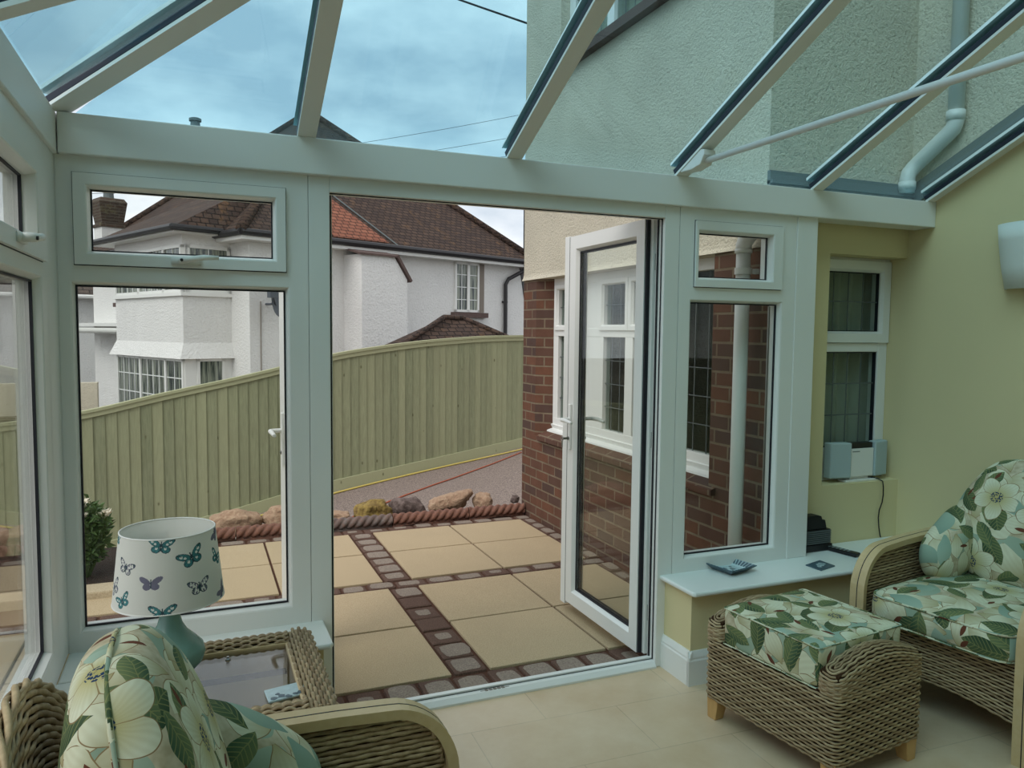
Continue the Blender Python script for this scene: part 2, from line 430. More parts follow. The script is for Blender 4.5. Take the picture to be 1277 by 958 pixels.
                for a, (i, j) in enumerate(((1, 2), (0, 2), (0, 1))):
                    k = ax == a; buf[k, 0] = P[k, i] + a * .37; buf[k, 1] = P[k, j] + a * .23
            for fi, q in s.uv.items():
                if not fixn:
                    for k in range(len(q)): buf[ls[fi] + k] = q[k]
            L.data.foreach_set('uv', buf.ravel())
        if s.tint is not None:
            a = me.attributes.new('tint', 'FLOAT', 'FACE'); a.data.foreach_set('value', s.tint)
        o = bpy.data.objects.new(name, me); COL.objects.link(o)
        if parent is not None:
            o.parent = parent; ROOTLOC[o.name] = tuple(off)
        else:
            o.location = origin; ROOTLOC[o.name] = tuple(off)
        if bevel:
            bv = o.modifiers.new('Bevel', 'BEVEL'); bv.width = bevel; bv.segments = 2; bv.limit_method = 'ANGLE'; bv.angle_limit = .7
        return o

def tag(o, label=None, cat=None, group=None, kind=None):
    if label: o['label'] = label
    if cat: o['category'] = cat
    if group: o['group'] = group
    if kind: o['kind'] = kind
    return o
def empty(name, loc, rz=0):
    o = bpy.data.objects.new(name, None); COL.objects.link(o); o.location = loc; o.rotation_euler = (0, 0, rz); ROOTLOC[o.name] = tuple(loc); o.empty_display_size = .1
    return o
def copy_tree(o, parent=None):
    c = o.copy(); COL.objects.link(c)
    if parent is not None: c.parent = parent
    for ch in [x for x in bpy.data.objects if x.parent == o]: copy_tree(ch, c)
    return c
def structure(o): o['kind'] = 'structure'; return o

# frames of reference for glazing: (u, z, n) with n pointing into the room
YF = 2.78; XL = -.40; XR = 3.42; YB = -1.58
front = lambda u, z, n: (u, YF + .035 - n, z)
left = lambda u, z, n: (XL - .035 + n, u, z)

# uPVC member profiles: (inset, depth); depth 0 = centre plane, +.035 inner face
def prof(w, bead=.016, d=.035, db=.035):
    return [(0, -db), (0, d), (w - bead, d), (w - bead * .35, d - .010), (w, d - .024), (w, -db)]

def pvc_light(mb, fr, u0, u1, z0, z1, w):
    mb.ring(fr, u0, u1, z0, z1, prof(w))
def seal_ring(mb, fr, u0, u1, z0, z1, w=.005, n0=.004, n1=.0125, mi=0):
    mb.ring(fr, u0, u1, z0, z1, [(0, n0), (0, n1), (w, n1), (w, n0)], mi)
def pane(mb, fr, u0, u1, z0, z1, mi=0): mb.fbox(fr, u0, u1, z0, z1, -.003, .003, mi)

def window(name, fr, u0, u1, z0, z1, gl, top, tglass, handle_u=None, hdir=1, postl=None):
    """fixed lower light with a top-hung sash above. gl = glass rect of the lower light (a0,a1,b0,b1); top = opening rect for sash; tglass = sash glass rect"""
    a0, a1, b0, b1 = gl; t0, t1, s0, s1 = top; g0, g1, h0, h1 = tglass
    P0 = fr((u0 + u1) / 2, z0, 0)
    root = structure(empty(name, P0))
    mb = MB()
    # stiles and rails with chamfered glazing bead
    def member(ua, ub, za, zb, n=.035): mb.fbox(fr, ua, ub, za, zb, -.035, n)
    member(u0, a0 - .014, z0, z1); member(a1 + .014, u1, z0, z1)
    member(a0 - .014, a1 + .014, z0, b0 - .014); member(a0 - .014, a1 + .014, b1 + .012, s0); member(a0 - .014, a1 + .014, s1, z1)
    if t0 > a0 - .014: member(a0 - .014, t0, s0, s1)
    if t1 < a1 + .014: member(t1, a1 + .014, s0, s1)
    mb.ring(fr, a0 - .014, a1 + .014, b0 - .014, b1 + .014, [(0, -.035), (0, .0345), (.005, .032), (.012, .014), (.014, .008), (.014, -.035)])
    mb.build('window_frame', M['pvc'], root)
    sb = MB(); seal_ring(sb, fr, a0, a1, b0, b1); seal_ring(sb, fr, t0, t1, s0, s1, .003, .02, .0358)
    sb.build('seal', M['seal'], root)
    gb = MB(); pane(gb, fr, a0 - .01, a1 + .01, b0 - .01, b1 + .01); gb.build('glass_pane', M['glass'], root)
    # sash
    w = g0 - t0 - .003
    sm = MB(); ww = [g0 - t0 - .003, t1 - g1 - .003, h0 - s0 - .003, s1 - h1 - .003]
    def fb(*a): sm.fbox(fr, *a)
    fb(t0 + .003, g0 - .012, s0 + .003, s1 - .003, -.03, .048); fb(g1 + .012, t1 - .003, s0 + .003, s1 - .003, -.03, .048)
    fb(g0 - .012, g1 + .012, s0 + .003, h0 - .012, -.03, .048); fb(g0 - .012, g1 + .012, h1 + .012, s1 - .003, -.03, .048)
    sm.ring(fr, g0 - .012, g1 + .012, h0 - .012, h1 + .012, [(0, -.03), (0, .0475), (.004, .045), (.011, .022), (.012, .008), (.012, -.03)])
    sash = sm.build('sash', M['pvc'], root)
    q = MB(); seal_ring(q, fr, g0, g1, h0, h1, .004); q.build('seal', M['seal'], sash)
    q = MB(); pane(q, fr, g0 - .008, g1 + .008, h0 - .008, h1 + .008); q.build('glass_pane', M['glass'], sash)
    if handle_u is not None:
        hz = (s0 + h0) / 2 + .002; hu = handle_u; q = MB()
        q.fbox(fr, hu - .04 * hdir, hu + .05 * hdir, hz - .012, hz + .012, .048, .056)
        q.tube([fr(hu - .01 * hdir, hz, .05), fr(hu - .005 * hdir, hz + .002, .075), fr(hu + .02 * hdir, hz + .004, .084), fr(hu + .06 * hdir, hz + .011, .084), fr(hu + .105 * hdir, hz + .012, .080)], [.012, .012, .010, .009, .007], 10)
        h = q.build('window_handle', M['pvc2'], sash, smooth=True)
        q = MB(); q.tube([fr(hu - .008 * hdir, hz, .084), fr(hu - .008 * hdir, hz, .089)], .005, 10); q.build('lock', M['black'], sash)
    return root

# ================================================================== SHELL OF THE CONSERVATORY
ZE = 2.135; TP = .466; YR = .60; ZR = ZE + (2.76 - YR) * TP
o = structure(MB().box(-.62, XR + .1, YB - .1, 2.80, -.12, 0).build('floor', M['floor']))

# ---- dwarf walls, boards, skirting
w = MB().box(-.47, .385, 2.585, 2.85, 0, .392); structure(w.build('wall_front_left', M['yellow']))
w = MB().box(1.89, 2.70, 2.585, 2.85, 0, .392).box(2.70, XR, 2.585, 2.91, 0, .392); structure(w.build('wall_front_right', M['yellow']))
w = MB().box(-.47, -.22, YB, 2.585, 0, .392); structure(w.build('wall_left', M['yellow']))
def board(name, poly, z0=.392, z1=.412):
    return structure(MB().prism(poly, z0, z1, 'z').build(name, M['cill'], bevel=.007))
board('trim_1', [(-.40, 2.79), (-.40, 2.585), (-.40, 2.555), (.405, 2.555), (.415, 2.57), (.415, 2.79)])
board('trim_2', [(-.41, YB), (-.19, YB), (-.19, 2.553), (-.41, 2.553)])
board('trim_3', [(1.862, 2.79), (1.862, 2.54), (1.872, 2.53), (XR, 2.53), (XR, 2.909), (2.682, 2.909), (2.682, 2.79)])
def skirting(name, pts, inward):
    """moulded skirting along straight runs in plan"""
    mb = MB()
    for (a, b), (nx, ny) in zip(zip(pts[:-1], pts[1:]), inward):
        P = [(0, 0), (.016, 0), (.016, .105), (.013, .112), (.013, .120), (.008, .135), (.004, .145), (0, .145)]
        e = .016
        v = []
        for q, sgn in ((a, 0), (b, 1)):
            for d, z in P: v.append((q[0] + nx * d, q[1] + ny * d, z))
        n = len(P); f = [tuple(range(n)), tuple(range(2 * n - 1, n - 1, -1))] + [(i, i + n, (i + 1) % n + n, (i + 1) % n) for i in range(n)]
        mb.add(v, f)
    return structure(mb.build(name, M['pvc2']))
skirting('baseboard_front_right', [(1.89, 2.80), (1.89, 2.57)], [(-1, 0)])
skirting('baseboard_front', [(1.874, 2.585), (XR, 2.585)], [(0, -1)])
skirting('baseboard_right', [(XR, 2.57), (XR, YB)], [(-1, 0)])
skirting('baseboard_front_left', [(-.2, 2.585), (.385, 2.585)], [(0, -1)])

# ---- plastered house wall on the right and the alcove
topz = lambda y: ZE + .03 + (2.76 - y) * TP
poly = [(YB, 0), (3.06, 0), (3.06, 2.10), (2.76, 2.14), (YR, topz(YR) - .02), (YB, ZE)]
structure(MB().prism(poly, XR, XR + .12, 'x').build('wall_right', M['yellow']))
mb = MB().box(2.66, 2.895, 2.91, 3.08, .38, 2.17).box(2.895, XR, 2.91, 3.08, 0.0, .712).box(2.895, XR, 2.91, 3.08, 1.872, 2.17)
mb.box(2.66, 2.895, 2.91, 3.08, 0, .38)
structure(mb.build('wall_alcove', M['yellow']))
structure(MB().box(-.47, XR, YB - .1, YB, 0, ZE).build('wall_back', M['yellow']))
structure(MB().box(-1.5, XR + .13, YB - .45, YB - .12, -1, 5.9).build('wall_sky_block_rear', M['dash']))  # added wall out of view, blocks the rear sky to darken the interior

# ---- eaves beam
mb = MB().box(-.385, XR, 2.757, 2.88, 2.010, 2.136)
structure(mb.build('trim_4', M['pvc'], bevel=.004))
mb = MB().box(-.50, -.388, YB - .1, 2.88, 2.010, 2.136)
structure(mb.build('trim_5', M['pvc'], bevel=.004))
# outside gutter
mb = MB().prism([(2.88, 2.06), (2.93, 2.04), (2.99, 2.05), (3.0, 2.11), (2.99, 2.11), (2.98, 2.065), (2.93, 2.055), (2.895, 2.07), (2.89, 2.11), (2.88, 2.11)], -.45, 2.49, 'x')
structure(mb.build('trim_6', M['pipe']))

# ---- posts
structure(MB().box(-.47, -.397, 2.78, 2.85, .41, 2.012).box(-.47, -.40, 2.60, 2.78, .41, 2.012).build('trim_7', M['pvc'], bevel=.003))
structure(MB().box(2.562, 2.682, 2.776, 2.88, .412, 2.012).build('trim_8', M['pvc'], bevel=.003))
# door frame: jambs and head
mb = MB().box(.372, .446, 2.781, 2.85, 0, 2.012).box(1.848, 1.922, 2.781, 2.85, 0, 2.012).box(.446, 1.848, 2.781, 2.85, 1.958, 2.012)
df = structure(mb.build('trim_9', M['pvc'], bevel=.003))
q = MB().box(.4462, .4492, 2.800, 2.806, .03, 1.957).box(1.8448, 1.8478, 2.800, 2.806, .03, 1.957).box(.446, 1.848, 2.800, 2.806, 1.9545, 1.9578).box(1.842, 1.8478, 2.826, 2.834, .03, 1.957)
q.build('seal', M['seal'], df)
# threshold
mb = MB().prism([(2.770, 0), (2.770, .008), (2.790, .024), (2.812, .026), (2.812, .034), (2.835, .034), (2.845, .018), (2.858, .010), (2.858, -.05), (2.770, -.05)], .446, 1.848, 'x')
th = structure(mb.build('trim_10', M['pvc']))
MB().box(.446, 1.848, 2.8085, 2.812, .0262, .0275).build('seal', M['seal'], th)
mb = MB()
for k in range(5): mb.box(1.055 + k * .018, 1.067 + k * .018, 2.794 , 2.806, .0245, .0268)
mb.box(1.035, 1.16, 2.7985, 2.800, .0245, .0266)
mb.build('stamped_mark', M['timberblock'], th)

# ---- windows of the front
window('window_1', front, -.397, .3705, .412, 2.010, (-.352, .293, .487, 1.607), (-.352, .297, 1.668, 1.960), (-.303, .253, 1.716, 1.911), -.03, 1)
window('window_2', front, 1.9235, 2.561, .412, 2.010, (1.995, 2.475, .484, 1.607), (1.997, 2.477, 1.671, 1.960), (2.023, 2.412, 1.717, 1.908))
# visible spacer bars inside the sealed units of the right-hand light
q = MB().box(2.452, 2.459, 2.824, 2.832, .49, 1.6)
structure(q.build('trim_11', M['chrome']))
# ---- left side windows
for k, (a, b) in enumerate(((1.70, 2.615), (.79, 1.70), (-.12, .79), (-1.03, -.12))):
    n = 3 + k
    window('window_%d' % n, left, a + .001, b - .001, .412, 2.010, (a + .08, b - .105, .53, 1.603), (a + .08, b - .072, 1.655, 1.942), (a + .18, b - .205, 1.712, 1.876), (a + b) / 2 + .01, 1)
structure(MB().box(-.47, -.40, YB, -1.03, .41, 2.012).build('trim_12', M['pvc']))

# ---- alcove window of the house, leaded
def leaded(root, x0, x1, z0, z1, y, nx, nz, name='lead'):
    q = MB()
    for i in range(1, nx): x = x0 + (x1 - x0) * i / nx; q.box(x - .003, x + .003, y - .006, y - .003, z0, z1)
    for i in range(1, nz): z = z0 + (z1 - z0) * i / nz; q.box(x0, x1, y - .0065, y - .0035, z - .003, z + .003)
    return q.build(name, M['lead'], root)
fw = lambda u, z, n: (u, 3.045 - n, z)
W = structure(empty('window_8', (3.1, 3.05, .712)))
mb = MB(); mb.fbox(fw, 2.72, 2.785, .712, 1.872, -.03, .03); mb.fbox(fw, 3.355, 3.4195, .712, 1.872, -.03, .03)
mb.fbox(fw, 2.785, 3.355, .712, .885, -.03, .03); mb.fbox(fw, 2.785, 3.355, 1.383, 1.43, -.03, .03); mb.fbox(fw, 2.785, 3.355, 1.858, 1.872, -.03, .03)
mb.build('window_frame', M['pvc2'], W, bevel=.004)
sm = MB(); sm.ring(fw, 2.79, 3.415, 1.432, 1.857, [(0, -.03), (0, .042), (.046, .042), (.058, .025), (.058, -.03)])
sh_ = sm.build('sash', M['pvc2'], W)
q = MB(); seal_ring(q, fw, 2.849, 3.357, 1.491, 1.798, .004, .0, .02); q.build('seal', M['seal'], sh_)
q = MB(); seal_ring(q, fw, 2.786, 3.354, .886, 1.382, .005, .0, .02); q.build('seal', M['seal'], W)
q = MB(); pane(q, fw, 2.80, 3.39, 1.44, 1.85); q.build('glass_pane', M['houseglass'], sh_)
q = MB(); pane(q, fw, 2.78, 3.36, .87, 1.40); q.build('glass_pane', M['houseglass'], W)
leaded(W, 2.85, 3.353, 1.49, 1.80, 3.04, 5, 2); leaded(W, 2.785, 3.353, .887, 1.381, 3.04, 6, 3)

# ================================================================== ROOF
roof = structure(empty('ceiling', (1.5, .6, 2.2)))
def rafter(p0, p1, wd=.062, cap=True):
    """p0, p1: centre of the underside; body, black gasket and outer cap"""
    a = Vector(p0); b = Vector(p1); d = (b - a).normalized(); sd = d.cross(Vector((0, 0, 1))).normalized(); u = sd.cross(d).normalized()
    def layer(prof_, mat, name, par):
        v = [];
        for e in (a, b):
            for s_, h in prof_: v.append(e + sd * s_ + u * h)
        n = len(prof_); f = [tuple(range(n)), tuple(range(2 * n - 1, n - 1, -1))] + [(i, i + n, (i + 1) % n + n, (i + 1) % n) for i in range(n)]
        mb = MB(); mb.add(v, f); return mb.build(name, mat, par)
    h = wd / 2
    r = layer([(-h, 0), (h, 0), (h, .010), (h - .004, .014), (-h + .004, .014), (-h, .010)], M['pvc2'], 'rafter', roof)
    layer([(-h + .001, .0135), (h - .001, .0135), (h + .001, .032), (-h - .001, .032)], M['navyseal'], 'gasket', r)
    layer([(-h - .010, .0515), (h + .010, .0515), (h + .004, .068), (-h - .004, .068)], M['pvc2'], 'capping', r)
    return r
zz = lambda y: ZE + (2.76 - y) * TP
XS = [.366, 1.144, 1.913, 2.655]
for x in XS:
    d = min(2.18, x + .4); rafter((x, 2.768, zz(2.768)), (x, 2.78 - d + .02, zz(2.78 - d + .02)))
    yb = 2 * YR - 2.78
    rafter((x, YB - .0, zz(2.76) - .0), (x, YB + d - .03, zz(2.76) + (d - .03) * TP))
rafter((3.385, 2.768, zz(2.768)), (3.385, YR, zz(YR)), .05); rafter((3.385, YB, ZE), (3.385, YR, zz(YR)), .05)
rafter((-.385, 2.765, ZE), (1.77, YR + .01, ZR - .01), .075)
rafter((-.385, YB, ZE), (1.77, YR - .01, ZR - .01), .075)
for y in (1.99, 1.26, YR, -.1, -.8):
    d = 2.78 - y if y >= YR else y - YB
    rafter((-.39, y, ZE), (-.4 + d - .03, y, ZE + (d - .03) * TP))
mb = MB().box(1.74, XR, YR - .05, YR + .05, ZR - .01, ZR + .10); mb.build('ridge_beam', M['pvc2'], roof, bevel=.005)
# panes
def slab(poly, zf, name='roof_glass', t=.016):
    n = len(poly); v = [(x, y, zf(x, y)) for x, y in poly] + [(x, y, zf(x, y) + t) for x, y in poly]
    f = [tuple(range(n)), tuple(range(2 * n - 1, n - 1, -1))] + [(i, i + n, (i + 1) % n + n, (i + 1) % n) for i in range(n)]
    mb = MB(); mb.add(v, f); return mb.build(name, M['roofglass'], roof)
GZ = .034
zf = lambda x, y: ZE + GZ + (2.76 - y) * TP
zl = lambda x, y: ZE + GZ + (x + .38) * TP
zb = lambda x, y: ZE + GZ + (y - YB) * TP
yt = lambda x: max(YR, 2.78 - (x + .4)); ytb = lambda x: min(YR, YB + (x + .4))
xs = [-.4] + XS + [XR - .005]
for x0, x1 in zip(xs[:-1], xs[1:]):
    for yy, yo, f_ in ((yt, 2.89, zf), (ytb, YB - .05, zb)):
        x0_ = x0 + .006; x1_ = x1 - .006
        P = [(x0_, yo), (x1_, yo), (x1_, yy(x1))]
        if x0 < 1.78 < x1: P.append((1.78, YR))
        if x0 > -.4: P.append((x0_, yy(x0)))
        slab(P, f_)
ys = [2.78, 1.99, 1.26, YR, -.1, -.8, YB]
xt = lambda y: -.4 + (2.78 - y if y >= YR else y - YB)
for y0, y1 in zip(ys[:-1], ys[1:]):
    P = [(-.5, y0 - .006), (-.5, y1 + .006), (xt(y1), y1 + .006)]
    if y0 < 2.78: P.append((xt(y0), y0 - .006))
    if y1 == YB: P = [(-.5, y0 - .006), (-.5, YB), (-.4, YB), (xt(y0), y0 - .006)]
    slab(P, zl)
# tie bar across the room under the fourth rafter
tb = MB().tube([(1.913, 2.60, 2.166), (1.913, -1.40, 2.166)], .0125, 14).build('tie_bar', M['pvc2'], roof, smooth=True)
mb = MB(); mb.prism([(2.735, 2.143), (2.735, 2.150), (2.60, 2.212), (2.575, 2.205), (2.575, 2.185), (2.60, 2.150), (2.66, 2.140)], 1.885, 1.941, 'x')
mb.build('tie_bar_bracket', M['pvc2'], roof, bevel=.006)
mb = MB(); mb.prism([(-1.53, 2.143), (-1.40, 2.212), (-1.375, 2.205), (-1.375, 2.185), (-1.40, 2.150)], 1.885, 1.941, 'x'); mb.build('tie_bar_bracket', M['pvc2'], roof, bevel=.006)

# ================================================================== DOOR LEAVES (open outwards)
def door_leaf(name, hinge, ang, mirror, with_key):
    """local frame: u runs from the hinge stile to the lock stile, n = face that looks into the room when shut"""
    LW = .718; z0, z1 = .030, 1.966
    ca, sa = math.cos(ang), math.sin(ang)
    def fr(u, z, n):
        # along the leaf (ca, sa); inner face normal is to the left or right
        nx, ny = (-sa, ca) if not mirror else (sa, -ca)
        return (hinge[0] + u * ca + n * nx, hinge[1] + u * sa + n * ny, z)
    R_ = structure(empty(name, (hinge[0], hinge[1], z0)))
    mb = MB(); mb.ring(fr, 0, LW, z0, z1, [(0, -.035), (0, .035), (.066, .035), (.078, .018), (.084, .006), (.084, -.006), (.078, -.018), (.066, -.035)])
    mb.build('leaf_frame', M['pvc'], R_)
    q = MB(); q.fbox(fr, .078, LW - .078, z0 + .078, z1 - .078, -.012, -.007); q.fbox(fr, .078, LW - .078, z0 + .078, z1 - .078, .007, .012)
    q.build('glass_pane', M['glass'], R_)
    q = MB()
    seal_ring(q, fr, .081, LW - .081, z0 + .081, z1 - .081, .007, .012, .0175); seal_ring(q, fr, .081, LW - .081, z0 + .081, z1 - .081, .007, -.0175, -.012)
    seal_ring(q, fr, .084, LW - .084, z0 + .084, z1 - .084, .004, -.007, .007)
    q.fbox(fr, -.012, 0, z0 + .002, z1, .012, .03); q.fbox(fr, LW, LW + .007, z0, z1, -.03, .0342)
    q.build('seal', M['seal'], R_)
    q = MB(); q.fbox(fr, -.030, 0, z0, z1, -.05, .012); q.fbox(fr, LW + .007, LW + .06, z0 - .02, z1 + .005, -.035, .035)
    q.build('lipping', M['pvc'], R_, bevel=.003)
    for hz in (.22, 1.0, 1.78):
        q = MB(); q.tube([fr(-.036, hz - .05, -.010), fr(-.036, hz + .05, -.010)], .008, 10); q.fbox(fr, -.036, -.03, hz - .035, hz + .035, -.03, .0); q.build('hinge', M['chrome'], R_, smooth=False)
    for sd in (1, -1):
        q = MB(); zc = .985; uc = LW - .035
        q.fbox(fr, uc - .015, uc + .015, zc - .13, zc + .11, .035 * sd, .046 * sd)
        q.tube([fr(uc, zc + .03, .04 * sd), fr(uc, zc + .03, .085 * sd), fr(uc - .015, zc + .03, .094 * sd), fr(uc - .06, zc + .031, .096 * sd), fr(uc - .125, zc + .024, .094 * sd)], [.010, .010, .011, .0105, .008], 12)
        h = q.build('door_handle', M['pvc2'], R_, bevel=.003)
        q = MB(); q.tube([fr(uc, zc - .07, .0 + .046 * sd), fr(uc, zc - .07, .052 * sd)], .009, 12); q.build('lock_barrel', M['chrome'], h)
        if with_key and sd == 1:
            q = MB(); q.fbox(fr, uc - .0015, uc + .0015, zc - .076, zc - .064, .05, .075); q.tube([fr(uc + .011 * math.cos(t), zc - .070 + .011 * math.sin(t), .083) for t in [i * PI / 6 for i in range(12)]], .0025, 6, closed=True)
            q.fbox(fr, uc - .004, uc + .004, zc - .115, zc - .080, .0815, .0845)
            q.build('key', M['chrome'], h)
    return R_
door_leaf('door_1', (1.850, 2.888), math.radians(90.0), False, True)
door_leaf('door_2', (.436, 2.888), math.radians(93.4), True, False)

# ================================================================== WICKER WEAVING
def resample(P, step, closed):
    P = np.array(P, float)
    if closed: P = np.vstack([P, P[:1]])
    d = np.r_[0, np.cumsum(np.linalg.norm(np.diff(P, axis=0), axis=1))]
    n = max(4, int(round(d[-1] / step)))
    if closed: n += n % 2
    t = np.linspace(0, d[-1], n + 1)
    if closed: t = t[:-1]
    return np.stack([np.interp(t, d, P[:, k]) for k in range(3)], 1)
def weave(mb_, rows, normals, pitch=.024, rh=.0042, rt=.0030, amp=.0032, closed=True, ns=5, tint_rng=None, div=4):
    """rows: list of polylines (strand centre lines); normals: function(points)->unit normals"""
    tints = []
    for i, row in enumerate(rows):
        n_cells = None
        P = np.array(row, float)
        Q = np.vstack([P, P[:1]]) if closed else P
        L = np.linalg.norm(np.diff(Q, axis=0), axis=1).sum()
        cells = max(2, int(round(L / pitch)));
        if closed: cells += cells % 2
        S = resample(P, L / (cells * div), closed); n = len(S)
        if closed: T = np.roll(S, -1, 0) - np.roll(S, 1, 0)
        else:
            T = np.gradient(S, axis=0)
        T /= np.linalg.norm(T, axis=1)[:, None] + 1e-9
        N = normals(S, T); N = N - (N * T).sum(1)[:, None] * T; N /= np.linalg.norm(N, axis=1)[:, None] + 1e-9
        B = np.cross(T, N)
        k = np.arange(n) / div
        off = amp * np.cos(PI * k + PI * i)
        jit = (random.random() - .5) * .0012
        C_ = S + N * (off)[:, None] + B * jit
        ang = np.arange(ns) * 2 * PI / ns
        V = C_[:, None, :] + B[:, None, :] * (rh * np.cos(ang))[None, :, None] + N[:, None, :] * (rt * np.sin(ang))[None, :, None]
        V = V.reshape(-1, 3); o = len(mb_.v)
        mb_.v += V.tolist()
        m_ = n if closed else n - 1
        tv = random.uniform(.25, 1.0)
        for a in range(m_):
            b = (a + 1) % n
            for c in range(ns):
                d = (c + 1) % ns
                mb_.f.append((o + a * ns + c, o + b * ns + c, o + b * ns + d, o + a * ns + d)); mb_.mi.append(0)
            hi = .5 + .5 * math.cos(PI * (a + .5) / div + PI * i)
            tints += [tv] * ns
        if not closed:
            mb_.f.append(tuple(o + c for c in range(ns))); mb_.f.append(tuple(o + (n - 1) * ns + c for c in reversed(range(ns)))); mb_.mi += [0, 0]; tints += [tv, tv]
    mb_.tint = (mb_.tint or []) + tints
def outward(c):
    c = np.array(c)
    def f(S, T):
        N = np.cross(T, (0, 0, 1.0)); s = ((S - c) * N).sum(1); N[s < 0] *= -1; return N
    return f
def rrect(x0, x1, y0, y1, r, n=5):
    P = []
    for cx, cy, a0 in ((x1 - r, y1 - r, 0), (x0 + r, y1 - r, 90), (x0 + r, y0 + r, 180), (x1 - r, y0 + r, 270)):
        for k in range(n + 1): a = math.radians(a0 + 90 * k / n); P.append((cx + r * math.cos(a), cy + r * math.sin(a)))
    return P
def dense(P, step=.02, closed=True):
    P = [(*p, 0) if len(p) == 2 else p for p in P]; return resample(P, step, closed)

def puff(mb, c, h, e=(.5, .5), nu=48, nv=28, mi=0, wr=.0, rot=None, bulge=None):
    """super-ellipsoid cushion shape; e = exponents (vertical, plan)"""
    G = []
    sg = lambda x, p: math.copysign(abs(x) ** p, x)
    for i in range(nv + 1):
        a = -PI / 2 + PI * i / nv; row = []
        for j in range(nu):
            b = 2 * PI * j / nu
            x = sg(math.cos(a), e[0]) * sg(math.cos(b), e[1]); y = sg(math.cos(a), e[0]) * sg(math.sin(b), e[1]); z = sg(math.sin(a), e[0])
            p = Vector((x * h[0], y * h[1], z * h[2]))
            if bulge: p = bulge(p)
            if wr: p *= 1 + wr * (math.sin(p.x * 31 + p.z * 17) * math.sin(p.y * 27 + 1.3) )
            if rot: p = rot @ p
            row.append((c[0] + p.x, c[1] + p.y, c[2] + p.z))
        G.append(row)
    mb.grid(G, mi, closed_u=True); return mb

def uv_azimuth(c, h, seed=(0, 0), f=.8, lean=math.radians(-12)):
    """cloth laid over a pad whose face looks along x, seamed at its edge"""
    def F(P, pn, fc):
        Rm = np.array(Matrix.Rotation(lean, 3, 'Y')); q = (P - np.array(c)) @ Rm; g = (fc - np.array(c)) @ Rm
        rho = np.hypot(q[:, 1], q[:, 2]) + 1e-6; fr = g[:, 0] > 0
        ext = (h - np.where(fr, q[:, 0], -q[:, 0])) * f; k = (rho + np.maximum(ext, 0) * np.minimum(1, rho / .12)) / rho
        return np.stack([q[:, 1] * k + np.where(fr, 0, 1.7) + seed[0], q[:, 2] * k + seed[1] + .45], 1)
    return F
def uv_net(c, h, seed=(0, 0)):
    """cloth folded over the sides of a box cushion"""
    def F(P, pn, fc):
        q = P - np.array(c); ax = np.abs(pn * np.array((1, 1, 1.0))).argmax(1); u = q[:, 0].copy(); v = q[:, 1].copy()
        dn = h[2] - q[:, 2]
        k = ax == 0; u[k] = np.sign(q[k, 0]) * (h[0] + dn[k]); k = ax == 1; v[k] = np.sign(q[k, 1]) * (h[1] + dn[k])
        return np.stack([u + seed[0], v + seed[1]], 1)
    return F

